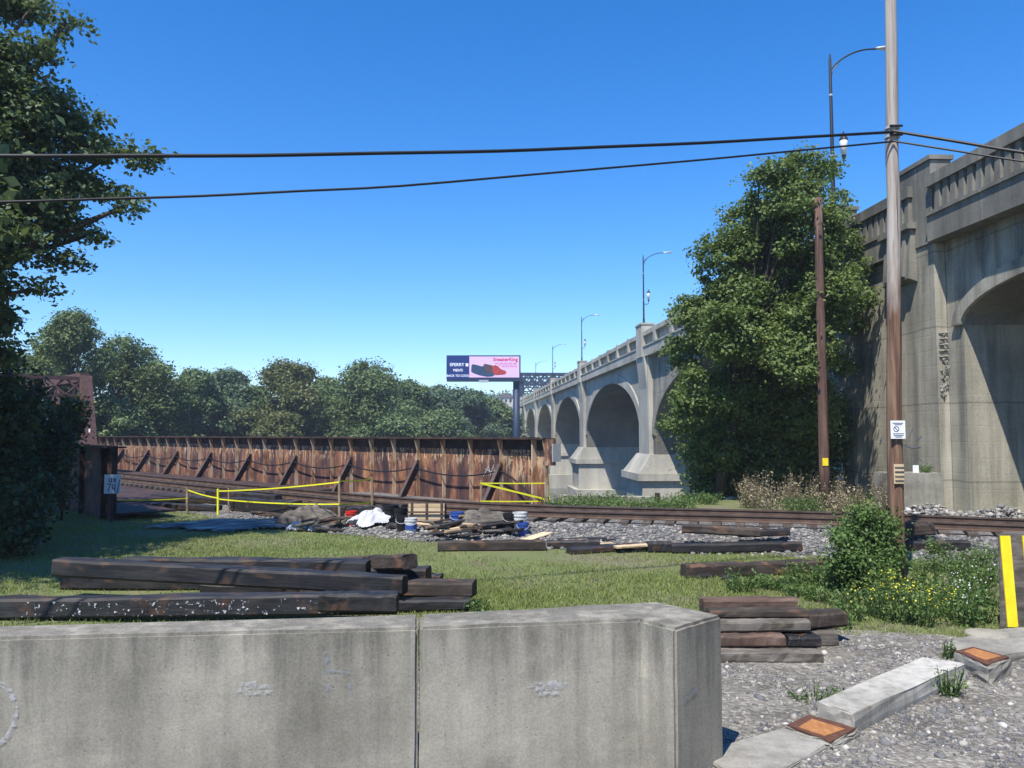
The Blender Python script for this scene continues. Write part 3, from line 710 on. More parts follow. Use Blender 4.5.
# ------------------------------------------------------------------ surface height for things that stand about
def surf(X, Y):
    d2 = (TRK[:, 0] - X) ** 2 + (TRK[:, 1] - Y) ** 2; j = int(d2.argmin())
    o = (X - TRK[j, 0]) * NN[j, 0] + (Y - TRK[j, 1]) * NN[j, 1]
    b = float(np.interp(o, [-3.7, -3.0, -2.4, -1.75, 1.75, 2.9, 5.4, 6.4], [-.06, .06, .16, .30, .30, .27, .20, -.1])) if -3.7 < o < 6.4 else -1
    return max(b, float(terrain(np.array([X]), np.array([Y]))[0]))
def GG(x, y):
    z = 0.0
    for _ in range(8): p = G(x, y, z); z = .5 * z + .5 * surf(p.x, p.y)
    p = G(x, y, z); p.z = surf(p.x, p.y); return p

# ------------------------------------------------------------------ concrete barriers
HB = 1.11
def chips(ob, k=.006):
    bm = bmesh.new(); bm.from_mesh(ob.data)
    bmesh.ops.subdivide_edges(bm, edges=bm.edges[:], cuts=3, use_grid_fill=True)
    for v_ in bm.verts: v_.co += Vector((random.uniform(-k, k), random.uniform(-k, k), random.uniform(-k, k)))
    bm.to_mesh(ob.data); bm.free()
def barrier(name, label, pts, h, m='concrete_barrier'):
    mb = MB(); mb.prism([Vector((p.x, p.y, -.12)) for p in pts], (0, 0, h + .12))
    o = mb.build(name, m, bevel=.022, segs=2)
    bm = bmesh.new(); bm.from_mesh(o.data)
    for _ in range(2): bmesh.ops.subdivide_edges(bm, edges=[e for e in bm.edges if e.calc_length() > .09], cuts=2, use_grid_fill=True)
    from mathutils import noise as mn
    for v_ in bm.verts:
        f_ = mn.noise(v_.co * 9) * .005 + mn.noise(v_.co * 31) * .0035; v_.co += Vector((f_, f_, mn.noise(v_.co * 14 + Vector((5, 5, 5))) * .006))
    bmesh.ops.triangulate(bm, faces=[f for f in bm.faces if len(f.verts) > 4]); bm.to_mesh(o.data); bm.free()
    return tag(o, label, 'barrier')
f0, f1, f2, f3, f4, f5 = [G(x, y, HB) for x, y in ((0, 637.5), (418.2, 627.6), (419.9, 627.4), (638, 619), (675, 628.5), (722, 615))]
b0, b1, b2, b3 = [G(x, y, HB) for x, y in ((0, 626), (418.4, 614), (420.2, 614), (656, 601.5))]
f0x = f0 + (f0 - f1) * .9; b0x = b0 + (b0 - b1) * .9
bar1 = barrier('concrete_barrier', 'long grey concrete barrier with chalk scribbles, left of the joint', [f0x, f1, b1, b0x], HB)
bar2 = barrier('concrete_barrier', 'grey concrete barrier section ending in a thick angled post', [f2, f3, f4, f5, b3, b2], HB)
def chalk(parent, a, b, h, strokes, wd, m):
    d = (b - a).normalized(); nrm = Vector((d.y, -d.x, 0)); nrm = nrm if nrm.y < 0 else -nrm
    mb = MB()
    lf_ = .006
    for st_ in strokes: lf_ += .0012; stroke(mb, [a + d * u + Vector((0, 0, v - HB)) for u, v in st_], wd, nrm, lf_)
    o = mb.build('chalk_mark', m, parent)
L1 = (f1 - f0).length
def arc_(cx, cz, r, a0, a1, n=9, sx=1): return [(cx + sx * r * math.cos(math.radians(a0 + (a1 - a0) * i / n)), cz + r * math.sin(math.radians(a0 + (a1 - a0) * i / n))) for i in range(n + 1)]
chalk(bar1, f0, f1, HB, [arc_(-.05, .60, .22, 75, -70, 9, .8)], .034, 'chalk_pale')
chalk(bar1, f0, f1, HB, [[(1.62, .73), (1.82, .73)], [(1.62, .75), (1.72, .755)], [(1.66, .69), (1.83, .69)], [(1.60, .71), (1.66, .715)]], .03, 'chalk_pale')
chalk(bar1, f0, f1, HB, [[(2.22, .80), (2.21, .95)], [(2.20, .83), (2.36, .80), (2.38, .66)], [(2.24, .75), (2.20, .6)]], .03, 'chalk_blue')
chalk(bar2, f2, f3, HB, [[(.80, .66), (1.0, .675)], [(.86, .635), (1.05, .64)], [(.95, .66), (1.08, .66)], [(.88, .60), (1.02, .60)]], .03, 'chalk_pale')
chalk(bar2, f4, f5, HB, [[(.08, .58), (.22, .62)], [(.12, .60), (.25, .635)]], .03, 'chalk_blue')
# striped barrier by the weeds
ya = 10.4; q0 = G(1000, 628); 
pts = [q0 + Vector((0, .0, 0)), q0 + Vector((2.4, -.35, 0)), q0 + Vector((2.46, .1, 0)), q0 + Vector((.30, .42, 0))]
mb = MB(); hb = 1.2; k_ = .12
top = [p + Vector((0, 0, hb)) for p in pts]; top[0] += Vector((.04, .05, 0)); top[3] += Vector((-.02, -.08, 0)); top[1] += Vector((0, .05, .05)); top[2] += Vector((0, -.08, .05))
mb.add([p - Vector((0, 0, .1)) for p in pts] + top, [(3, 2, 1, 0), (4, 5, 6, 7), (0, 1, 5, 4), (1, 2, 6, 5), (2, 3, 7, 6), (3, 0, 4, 7)])
sb = tag(mb.build('striped_barrier', 'timber_grey', bevel=.02, segs=2), 'weathered grey barrier with bright yellow upright stripes beside the weeds', 'barrier')
for i in range(8):
    u0 = .045 + i * .275; u1 = u0 + .125
    a, b, c, d = [pts[0].lerp(pts[1], u / 2.42) for u in (u0 + .045, u1 + .045)] + [top[0].lerp(top[1], u / 2.42) for u in (u1 - .015, u0 - .015)]
    MB().prism([q + Vector((-.004, -.018, .02 if q.z < .5 else -.02)) for q in (a, b, c, d)], (0, .016, 0)).build('yellow_stripe', 'yellow_paint', sb)

# ------------------------------------------------------------------ kerb pieces, footings, rusty plates
def slab(name, label, cat, px, z, zb_, m, bevel=.012, group=None):
    pts = [G(x, y, z) for x, y in px]
    o = MB().prism([Vector((p.x, p.y, zb_)) for p in pts], (0, 0, z - zb_)).build(name, m, bevel=bevel)
    chips(o, .006); return tag(o, label, cat, group)
slab('white_kerb', 'pale white concrete kerb block lying between two rusty plates', 'kerb', [(817, 701), (853, 714), (965, 663), (921, 657)], .19, -.05, 'concrete_white', .012)
for px, inner, z, lab in (([(787, 725), (809, 715), (857, 728), (831, 742)], [(799, 728), (812, 720), (845, 730), (825, 737)], .075, 'rusty orange steel plate on a footing by the end of the barrier'),
                          ([(956, 651), (973, 647), (1009, 657), (987, 665)], [(964, 652), (974, 649), (1001, 657), (985, 661)], .20, 'rusty orange steel plate on a broken block near the striped barrier')):
    pts = [G(x, y, z) for x, y in px]; c = sum(pts, Vector()) / 4
    r = thing('anchor_plate', lab, 'steel plate', (c.x, c.y, 0))
    MB().prism([Vector((p.x + (p.x - c.x) * .10, p.y + (p.y - c.y) * .10, -.05)) for p in pts], (0, 0, z + .05 - .012)).build('footing', 'concrete_old', r, bevel=.02); chips([o_ for o_ in bpy.data.objects if o_.parent == r][0], .012)
    MB().prism([Vector((p.x, p.y, z - .010)) for p in pts], (0, 0, .014)).build('frame', 'rust_frame', r)
    MB().prism([Vector((G(x, y, z).x, G(x, y, z).y, z + .0045)) for x, y in inner], (0, 0, .006)).build('plate', 'rust_orange', r)
slab('concrete_footing', 'flat cracked concrete strip at the foot of the angled barrier post', 'footing', [(700, 752), (786, 726), (828, 744), (748, 790)], .045, -.05, 'concrete_old', .015)
ftg = slab('concrete_footing', 'low concrete footing slab running up to the striped barrier', 'footing', [(935, 646), (985, 630), (1060, 624), (1080, 640), (1002, 655)], .12, -.05, 'concrete_old', .015)
c = G(987, 634, .12); MB().lathe([(.24, 0), (.23, .014), (.16, .02)], (c.x, c.y, .1215), 20).build('round_cap', 'concrete_barrier', ftg)

# ------------------------------------------------------------------ poles and wires
pbx = GG(896.5, 581); pbx.z = 0
up_ = thing('utility_pole', 'tall wooden utility pole, brown below and weathered grey above, carrying two cables', 'utility pole', pbx)
tp_ = P(891, 0, pbx.y) ; dirp = (tp_ - pbx).normalized(); Lp = 11.6
pts = [pbx + dirp * (Lp * i / 14) + Vector((random.uniform(-.012, .012), random.uniform(-.012, .012), 0)) for i in range(15)]; pts[0] = pbx - Vector((0, 0, .3))
MB().tube(pts, [.135 - .045 * i / 14 for i in range(15)], 16).build('pole', 'pole_wood', up_, smooth=True)
def on_pole(y): t = (y - 0) / 581; return pbx.lerp(tp_, 1 - t)
def signplate(yc, w_, h_, m, name, xoff=0.0):
    c = on_pole(yc) + Vector((xoff, -.165, 0)); return c, MB().frame_box(c, (w_ / 2, 0, 0), (0, .004, 0), (0, 0, h_ / 2)).build(name, m, up_)
c, s1 = signplate(434.5, .25, .31, 'white_paint', 'sign', -.03)
for dz, a, b in ((.11, -.09, .09), (.085, -.06, .07), (-.07, -.09, .1), (-.10, -.08, .09), (-.125, -.05, .06)):
    MB().box(c.x + a, c.x + b, c.y - .0065, c.y - .0045, c.z + dz - .006, c.z + dz + .006).build('printing', 'print_dark', s1)
mb = MB()
for i in range(18):
    a0 = 2 * math.pi * i / 18; a1 = 2 * math.pi * (i + 1) / 18; q = lambda a, r: (c.x - .03 + r * math.cos(a), c.y - .006, c.z + .01 + r * math.sin(a))
    mb.add([q(a0, .05), q(a1, .05), q(a1, .038), q(a0, .038)], [(0, 1, 2, 3)])
stroke(mb, [Vector((c.x - .06, c.y - .005, c.z + .04)), Vector((c.x, c.y - .005, c.z - .02))], .012, (0, -1, 0), .001)
mb.build('symbol', 'print_dark', s1)
c, s2 = signplate(477, .17, .33, 'wood_pale', 'number_tag', -.02)
for i in range(4): MB().box(c.x - .07, c.x + .085, c.y - .012, c.y - .0045, c.z - .13 + i * .075, c.z - .105 + i * .075).build('tag_strip', 'timber_grey', s2)
for yy_ in (133, 142):
    c = on_pole(yy_); MB().tube([c + Vector((-.10, -.125, 0)), c + Vector((.12, -.125, 0))], .022, 8).build('cable_clamp', 'steel_black', up_)
    MB().lathe([(.128, -.02), (.128, .02)], (c.x, c.y, c.z), 14).build('band', 'metal_grey', up_)
# short reddish pole by the vines
pr = GG(825, 508); tr2 = P(818, 198, pr.y)
rp = thing('wooden_pole', 'shorter reddish wooden pole standing in front of the vine covered tree', 'pole', pr)
MB().tube([pr - Vector((0, 0, .3))] + [pr.lerp(tr2, i / 8) for i in range(1, 9)], [.165 - .045 * i / 8 for i in range(9)], 14).build('pole', 'pole_red', rp, smooth=True)
c = pr.lerp(tr2, (506 - 461) / 308); MB().frame_box(c + Vector((-.02, -.165, 0)), (.09, 0, 0), (0, .004, 0), (0, 0, .12)).build('yellow_tag', 'yellow_paint', rp)
# cables
def wire(name, label, pxs, r, extra=None):
    pts = []
    for i in range(len(pxs) - 1):
        for k in range(6):
            t = k / 6; a = pxs[i]; b = pxs[i + 1]; pts.append(P(a[0] + (b[0] - a[0]) * t, a[1] + (b[1] - a[1]) * t, a[2] + (b[2] - a[2]) * t))
    pts.append(P(*pxs[-1])); pts = [Vector(p) for p in crom([tuple(p) for p in pts[::3] + [pts[-1]]], 3)]
    return tag(MB().tube(pts, r, 8).build(name, 'cable_black'), label, 'cable')
PY = pbx.y - .13
wire('overhead_cable', 'thick upper overhead cable running from the utility pole over the girder', [(893, 132, PY), (700, 143, 12.7), (500, 151, 11.5), (250, 155.5, 10.2), (0, 156, 9), (-260, 150, 8)], .026)
wire('overhead_cable', 'thin lower overhead cable sagging from the utility pole towards the left tree', [(893, 141.5, PY), (700, 160, 12.7), (400, 186, 11), (200, 196, 10), (0, 202, 9), (-260, 204, 8)], .017)
wire('overhead_cable', 'thick upper cable leaving the utility pole past the viaduct parapet', [(893, 131, PY), (1024, 152.5, 12.4), (1200, 172, 10.8)], .026)
wire('overhead_cable', 'thin lower cable leaving the utility pole past the viaduct parapet', [(893, 141, PY), (1024, 161.5, 12.4), (1200, 182, 10.8)], .017)

# ------------------------------------------------------------------ street lamps on the parapet
lamp = thing('street_lamp', 'street lamp', 'street lamp', (0, 0, 0), 'street lamps along the viaduct parapet')
MB().lathe([(.15, 0), (.15, .12), (.10, .2), (.085, .5), (.075, .55), (.048, 5.7), (.03, 5.75), (.035, 5.82), (.0, 5.92)], n=12).build('post', 'steel_black', lamp, smooth=True)
am = [(0, 0, 5.25), (.25, 0, 5.55), (.7, 0, 5.85), (1.2, 0, 6.03), (1.75, 0, 6.08)]
MB().tube([tuple(p) for p in crom(am, 5)], .032, 8).build('arm', 'steel_black', lamp, smooth=True)
MB().tube([tuple(p) for p in crom([(.03, 0, 4.95), (.08, 0, 5.2), (.3, 0, 5.55)], 5)], .018, 6).build('arm_stay', 'steel_black', lamp)
mb = MB(); hd = [(1.66, .03, .03), (1.75, .07, .06), (1.95, .13, .08), (2.2, .15, .085), (2.38, .11, .06), (2.44, .03, .02)]
b = 0
for x, w_, h_ in hd:
    for k in range(12):
        a = 2 * math.pi * k / 12; mb.v.append((x, w_ * math.cos(a), 6.09 + h_ * math.sin(a) * (1 if math.sin(a) > 0 else .55)))
for i in range(5):
    for k in range(12): k2 = (k + 1) % 12; mb.f.append((i * 12 + k, i * 12 + k2, i * 12 + 12 + k2, i * 12 + 12 + k))
mb.f += [tuple(range(12)), tuple(range(71, 59, -1))]
mb.build('lamp_head', 'metal_grey', lamp, smooth=True)
mb = MB().tube([(.05, 0, 1.75), (.25, 0, 1.72), (.40, 0, 1.76), (.42, 0, 1.95)], .022, 8); mb.tube([(.05, 0, 1.62), (.2, 0, 1.68), (.36, 0, 1.72)], .015, 6); br_ = mb.build('bracket', 'steel_black', lamp)
ln = MB().lathe([(.03, 1.95), (.07, 2.0), (.07, 2.08), (.09, 2.1)], (.42, 0, 0), 12).build('lantern', 'steel_black', lamp)
MB().lathe([(.085, 2.1), (.13, 2.45), (.15, 2.6), (.13, 2.66)], (.42, 0, 0), 14).build('lantern_glass', 'glass_lamp', ln, smooth=True)
MB().lathe([(.16, 2.66), (.13, 2.75), (.05, 2.86), (.03, 2.95), (.0, 3.02)], (.42, 0, 0), 12).build('lantern_cap', 'steel_black', ln)
for z in (2.05, 4.3): MB().lathe([(.068, z), (.068, z + .07)], n=10).build('band', 'metal_grey', lamp)
LY = [(31.3, 11.26, 'tall black street lamp on the parapet behind the vine covered tree'), (66.5, 11.26, 'street lamp on the pedestal left of the vine covered tree, above the first open arch'),
      (104.3, 11.26, 'street lamp on the viaduct pedestal between the two largest open arches'), (142.1, 11.26, 'small distant street lamp in front of the blue steel truss'), (180, 11.26, 'most distant short looking street lamp above the blue truss')]
for i, (y, z, lab) in enumerate(LY):
    loc = VV(y, .1, z + (y - 24) * DK)
    if i == 0: lamp.location = loc; lamp['label'] = lab; lamp.scale = (1.1, 1.1, 1.1)
    else: dup(lamp, loc, 0, lab)

# ------------------------------------------------------------------ billboard
YB = 130.0; bl = P(447, 381, YB); brr = P(520, 379, YB); tl = P(447, 356, YB); trr = P(520.5, 356, YB)
bb = thing('billboard', 'pink and navy shoe billboard on a single dark post', 'billboard', P(516.5, 437, YB) * 1.0)
x0, x1, z0, z1 = bl.x, brr.x, P(447, 379, YB).z, tl.z; zc = P(516, 378, YB).z
MB().box(x0 - .1, x1 + .1, YB, YB + .5, z0 - .1, z1 + .12).build('panel_frame', 'steel_navy', bb)
xs = x0 + (x1 - x0) * .305
MB().box(xs + .002, x1 - .12, YB - .03, YB - .002, z0 + .25, z1 - .08).build('pink_panel', 'print_pink', bb)
MB().box(x0 - .08, xs, YB - .032, YB - .002, z0 + .02, z1 + .02).build('navy_panel', 'print_navy', bb)
MB().box(x0, x1 + .1, YB - .5, YB + .6, z0 - .42, z0 - .11).build('catwalk', 'steel_navy', bb)
MB().box(x0 + (x1 - x0) * .44, x0 + (x1 - x0) * .57, YB - .7, YB - .52, z0 - .6, z0 - .2).build('name_plate', 'metal_grey', bb)
c = P(516.5, 430, YB); MB().tube([(c.x, YB + .7, -9), (c.x, YB + .7, z0 - .05)], .56, 20).build('post', 'steel_navy', bb, smooth=True)
MB().box(c.x - 3, c.x + .7, YB + .2, YB + 1.1, z0 + .2, z0 + .7).build('crossbeam', 'steel_navy', bb)
Wd = x1 - x0; Ht = z1 - z0
def btxt(s_, size, u, v, m, al='CENTER', bold=.0): text(s_, size, 'lettering', m, bb, (x0 + Wd * u, YB - .034, z0 + Ht * v), (1, 0, 0), align=al, bold=bold, lift=.006)
btxt('SPERRY', .72, .135, .56, 'print_white', bold=.012); btxt("MEN'S", .58, .15, .33, 'print_white', bold=.012); btxt('BACK TO COOL', .50, .15, .10, 'print_white', bold=.01)
MB().box(x0 + Wd * .255, x0 + Wd * .292, YB - .045, YB - .034, z0 + Ht * .55, z0 + Ht * .68).build('emblem', 'print_white', bb)
btxt('SneakerKing', .80, .97, .78, 'print_red', 'RIGHT', .02)
for i, (u0, u1) in enumerate(((.66, .965), (.70, .965), (.75, .965))): 
    for j in range(5):
        a = u0 + (u1 - u0) * j / 5; MB().box(x0 + Wd * a, x0 + Wd * (a + (u1 - u0) / 5 * .8), YB - .036, YB - .031, z0 + Ht * (.67 - i * .075), z0 + Ht * (.695 - i * .075)).build('small_print', 'print_red', bb)
def shape(name, m, uv, d):
    MB().prism([(x0 + Wd * u, YB - .034 - d, z0 + Ht * v) for u, v in uv], (0, .003, 0)).build(name, m, bb)
shape('shoe_print', 'shoe_blue', [(.335, .60), (.355, .645), (.42, .60), (.47, .55), (.50, .57), (.56, .42), (.64, .30), (.66, .20), (.63, .11), (.55, .09), (.45, .15), (.36, .25), (.33, .32)], .0)
shape('shoe_print', 'shoe_brown', [(.50, .63), (.52, .66), (.58, .62), (.64, .57), (.66, .45), (.64, .25), (.56, .28), (.51, .42)], .006)
shape('shoe_print', 'shoe_red', [(.62, .56), (.66, .61), (.70, .55), (.74, .42), (.80, .36), (.815, .28), (.79, .20), (.72, .17), (.65, .17), (.63, .3)], .012)

# ------------------------------------------------------------------ timbers
def timber_mesh(L, w_, h_, seed, nseg=14):
    r = random.Random(seed); ch = min(.2 * h_, .035); V = []; F = []; bow = [(r.uniform(-.012, .012), r.uniform(-.012, .012)) for _ in range(3)]
    prof = [(-w_ / 2 + ch, 0), (w_ / 2 - ch, 0), (w_ / 2, ch), (w_ / 2, h_ - ch), (w_ / 2 - ch, h_), (-w_ / 2 + ch, h_), (-w_ / 2, h_ - ch), (-w_ / 2, ch)]
    for i in range(nseg + 1):
        x = -L / 2 + L * i / nseg + (r.uniform(-.02, .02) if 0 < i < nseg else 0)
        for (a, b) in prof: V.append((x + (r.uniform(-.012, .012) if i in (0, nseg) else 0), a * (1 + r.uniform(-.05, .05)) + .6 * bow[0][0] * math.sin(i / nseg * 3.1), max(0, b * (1 + r.uniform(-.06, .05)))))
    for i in range(nseg):
        for k in range(8): k2 = (k + 1) % 8; F.append((i * 8 + k, i * 8 + k2, i * 8 + 8 + k2, i * 8 + 8 + k))
    F += [tuple(reversed(range(8))), tuple(range(nseg * 8, nseg * 8 + 8))]
    me = bpy.data.meshes.new('timber'); me.from_pydata(V, [], [tuple(reversed(f)) for f in F])
    bm = bmesh.new(); bm.from_mesh(me); bmesh.ops.recalc_face_normals(bm, faces=bm.faces); bm.to_mesh(me); bm.free(); return me
TN_ = [0]
def timber(name, label, p0, p1, w_, h_, m, group=None, cat='timber'):      # p0, p1: ends of the bottom front edge
    TN_[0] += 1; p0 = Vector(p0); p1 = Vector(p1); d = p1 - p0; L = d.length; xd = d.normalized()
    s_ = Vector((0, 0, 1)).cross(xd).normalized(); s_ = s_ if s_.y > 0 else -s_
    if s_.dot(Vector((0, 0, 1)).cross(xd)) < 0: xd = -xd
    u = xd.cross(s_)
    me = timber_mesh(L, w_, h_, TN_[0]); me.materials.append(M[m])
    o = bpy.data.objects.new(name, me); COL.objects.link(o)
    c = (p0 + p1) / 2 + s_ * w_ / 2
    o.matrix_world = Matrix(((xd.x, s_.x, u.x, c.x), (xd.y, s_.y, u.y, c.y), (xd.z, s_.z, u.z, c.z), (0, 0, 0, 1)))
    o['_o'] = [0, 0, 0]
    return tag(o, label, cat, group)
g1 = 'black timbers piled behind the barrier'
A_ = lambda x, y, Y: P(x, y, Y)
def ground_at(p): return Vector((p[0], p[1], surf(p[0], p[1])))
bm_low = timber('bridge_timber', 'long black timber with white paint marks lying against the barrier', (-8.2, 10.95, .0), A_(396, 615, 10.75) * 1.0, .30, .27, 'timber_black', g1)
p = bm_low.matrix_world.translation
# white splashes on its front face
mw = bm_low.matrix_world.copy(); sgn = -1 if (mw @ Vector((0, -.1, 0))).y < p.y else 1; sp2 = MB(); yo = sgn * .168
for x0_, x1_ in ((-1.7, -.5), (-.45, .35), (.4, 1.9), (2.0, 2.6)):
    q_ = [mw @ Vector((x, yo, z)) for x, z in ((x0_, .03), (x1_, .03), (x1_, .235), (x0_, .235))]; sp2.add(q_, [(0, 1, 2, 3)])
ob = sp2.build('paint_splash', 'paint_worn', origin=(0, 0, 0)); ob['kind'] = 'stuff'; ob.parent = bm_low; ob.matrix_parent_inverse = mw.inverted()
timber('bridge_timber', 'short timber end with pale worn top beside the painted beam', A_(318, 613, 10.45), A_(396, 614, 10.5), .26, .24, 'timber_black', g1)
timber('bridge_timber', 'long black timber with orange patches, tilted across the top of the pile', A_(51, 577, 12.3), A_(402, 596, 11.4), .30, .26, 'timber_black', g1)
timber('bridge_timber', 'black timber lying behind the tilted beam with orange patches', A_(120, 575, 13.2), A_(366, 579, 12.5), .30, .27, 'timber_black', g1)
timber('bridge_timber', 'brown timber with its pale end turned up on top of the pile', A_(300, 572, 14.6), A_(402, 570, 12.0), .28, .22, 'timber_brown', g1)
timber('bridge_timber', 'black timber low in the shaded middle of the pile', A_(200, 602, 12.6), A_(432, 604, 12.1), .32, .28, 'timber_black', g1)
timber('bridge_timber', 'black timber in the middle of the pile under the pale ended beam', A_(260, 584, 12.9), A_(426, 586, 12.5), .34, .26, 'timber_black', g1)
timber('bridge_timber', 'worn grey topped timber sticking out at the end of the pile', A_(300, 597, 12.3), A_(472, 598, 11.75), .34, .22, 'timber_brown', g1)
timber('bridge_timber', 'timber at ground level sticking out under the grey topped one', Vector((-3.2, 11.3, .01)), G(470, 611, .01), .3, .16, 'timber_black', g1)
timber('bridge_timber', 'small timber offcut resting behind the dark end of the pile', A_(404, 588, 13.3), A_(440, 589, 13.2), .24, .22, 'timber_black', g1)
timber('bridge_timber', 'timber lying on the grass at the back of the black pile', G(60, 590, .0), G(330, 592, .0), .3, .26, 'timber_black', g1)
g2 = 'old railway ties lying on the grass'
def gt(name, label, px0, px1, w_, h_, m, z=0.0, grp=g2, dz=(0, 0)):
    a = GG(*px0); b = GG(*px1); a.z += z + dz[0]; b.z += z + dz[1]; return timber(name, label, a, b, w_, h_, m, grp)
gt('railway_tie', 'single dark tie on the grass in front of the buckets', (438, 552), (546, 551), .24, .22, 'timber_brown')
gt('railway_tie', 'short dark tie beyond the single tie near the orange plank', (547, 549), (600, 548), .22, .17, 'timber_black')
gt('railway_tie', 'brown tie with a pale split end on the grass below the stacked ties', (687, 579), (838, 573), .26, .23, 'timber_brown')
t2 = gt('railway_tie', 'dark tie at the bottom of the low stack beside the ballast', (672, 554), (803, 552), .28, .20, 'timber_black')
gt('railway_tie', 'brown tie tilted on top of the low stack beside the ballast', (682, 548), (760, 550), .24, .19, 'timber_brown', .2, g2, (.12, .06))
gt('railway_tie', 'thin dark tie poking out behind the low stack', (740, 545), (791, 543), .22, .14, 'timber_black', .16)
gt('railway_tie', 'short black tie end left of the low stack', (648, 553), (673, 553), .3, .22, 'timber_black')
gt('railway_tie', 'flat slanting black timber left of the low stack of ties', (572, 555), (655, 549), .3, .12, 'timber_black')
gt('railway_tie', 'mossy dark tie on the grass right of the utility pole', (906, 552), (971, 551), .26, .20, 'timber_black')
gt('railway_tie', 'dark tie leaning against the ballast behind the utility pole', (902, 543), (936, 541), .26, .26, 'timber_brown', .12)
g3 = 'weathered ties stacked beside the gravel'
Yt = 8.95
def st_t(label, xa, xb, y, z, h_, m, wd=.24, sl=0): timber('railway_tie', label, (xa, y, z), (xb, y + sl, z), wd, h_, m, g3)
st_t('grey tie at the bottom of the weathered stack by the gravel', 2.15, 3.40, 8.90, .0, .145, 'timber_grey', .40)
st_t('reddish brown tie in the weathered stack, second from the bottom', 2.2, 3.03, 9.00, .147, .14, 'timber_red', .26, .02)
st_t('dark short tie end beside the reddish one in the weathered stack', 3.06, 3.42, 9.02, .147, .12, 'timber_black', .3)
st_t('pale grey tie in the middle of the weathered stack', 2.15, 3.36, 9.10, .29, .125, 'timber_grey', .26, .05)
st_t('brown tie upper in the weathered stack, under the thin top one', 2.25, 3.38, 9.24, .418, .085, 'timber_brown', .22, .03)
st_t('thin reddish tie lying on top of the weathered stack', 2.25, 3.36, 9.50, .418, .16, 'timber_red', .20, .04)
timber('railway_tie', 'brown tie jutting out to the right of the weathered stack', (3.3, 9.55, .20), (4.02, 9.75, .20), .26, .19, 'timber_brown', g3)
timber('railway_tie', 'grey tie low behind the weathered stack beside the weeds', (2.4, 9.45, .0), (3.85, 9.6, .0), .4, .19, 'timber_grey', g3)
# dark retaining timbers under the track edge
g4 = 'dark timbers along the foot of the track bank'
for i, (xa, ya_, xb, yb_, lab) in enumerate(((230, 512, 292, 519, 'dark timber at the foot of the track bank beside the blue tarp'), (288, 521, 345, 524, 'dark timber at the foot of the track bank behind the white scraps'), (346, 524, 402, 523, 'dark timber at the foot of the track bank behind the red bucket'))):
    a = GG(xa, ya_ - 1); b = GG(xb, yb_ - 2); timber('bank_timber', lab, a, b, .35, .42, 'timber_black', g4)
for i, (xa, ya_, xb, yb_, h_, lab) in enumerate(((150, 500, 240, 506, .22, 'long dark timber lying across the shaded ground near the tape'), (130, 508, 215, 512, .2, 'dark plank lying in the shade by the dark girder'), (250, 515, 300, 521, .12, 'low dark board lying beside the blue tarp'), (205, 497, 275, 503, .25, 'dark timber under the edge of the deck behind the tape'))):
    timber('bank_timber', lab, GG(xa, ya_), GG(xb, yb_), .28, h_, 'timber_black' if i != 2 else 'timber_brown', g4)

# ------------------------------------------------------------------ buckets, crate, boards, tarps, debris
def bucket(name, label, px, m, loc=None, h_=.37, r_=.15, wire_=True, grp='buckets beside the track'):
    p = GG(*px) if loc is None else loc
    o = thing(name, label, 'bucket', p, grp)
    MB().lathe([(r_ * .84, 0), (r_ * .97, h_ * .8), (r_ * 1.06, h_ * .8), (r_ * 1.06, h_ * .84), (r_, h_ * .85), (r_ * 1.05, h_ * .96), (r_ * 1.05, h_), (r_ * .95, h_), (r_ * .93, h_ * .9), (r_ * .8, h_ * .1)], tuple(p), 18).build('pail', m, o, smooth=False)
    if wire_: MB().tube([p + Vector((r_ * 1.05 * math.cos(a), -.02 - r_ * .9 * math.sin(a) , h_ * .8 - .1 * math.sin(a))) for a in np.linspace(0, math.pi, 9)], .006, 5).build('handle', 'metal_grey', o)
    return o
b_ = bucket('bucket', 'red bucket beside the white cloth heap', (351, 525), 'red_plastic')
q = Vector(b_['_o']); MB().lathe([(.147, .06), (.152, .2)], tuple(q), 18).build('label', 'white_plastic', b_)
b_ = bucket('bucket', 'white bucket with a blue label beside the wooden crate', (411, 533), 'white_plastic'); q = Vector(b_['_o']); MB().lathe([(.150, .1), (.155, .22)], tuple(q), 18).build('label', 'blue_plastic', b_)
bucket('bucket', 'black bucket beside the white bucket with a blue label', (402, 531), 'black_plastic')
b_ = bucket('bucket', 'tall blue bucket standing on the scrap beside the crate', (457, 529), 'blue_plastic', None, .42, .17); q = Vector(b_['_o']); MB().lathe([(.162, .12), (.163, .14)], tuple(q), 18).build('label', 'white_plastic', b_)
bucket('bucket', 'black bucket with a wire handle beside the white bucket', (510, 531), 'black_plastic', None, .42, .17)
bucket('bucket', 'white bucket behind the small blue bucket', (520, 531), 'white_plastic', None, .45, .17)
bucket('bucket', 'small blue bucket in front of the white bucket', (523, 535), 'blue_plastic', None, .30, .14)
bucket('bucket', 'black drum beside the white cloth heap', (390, 524), 'black_plastic', None, .5, .22, False); bucket('bucket', 'dark bucket between the black drum and the crate', (400, 524), 'black_plastic', None, .42, .18, False)
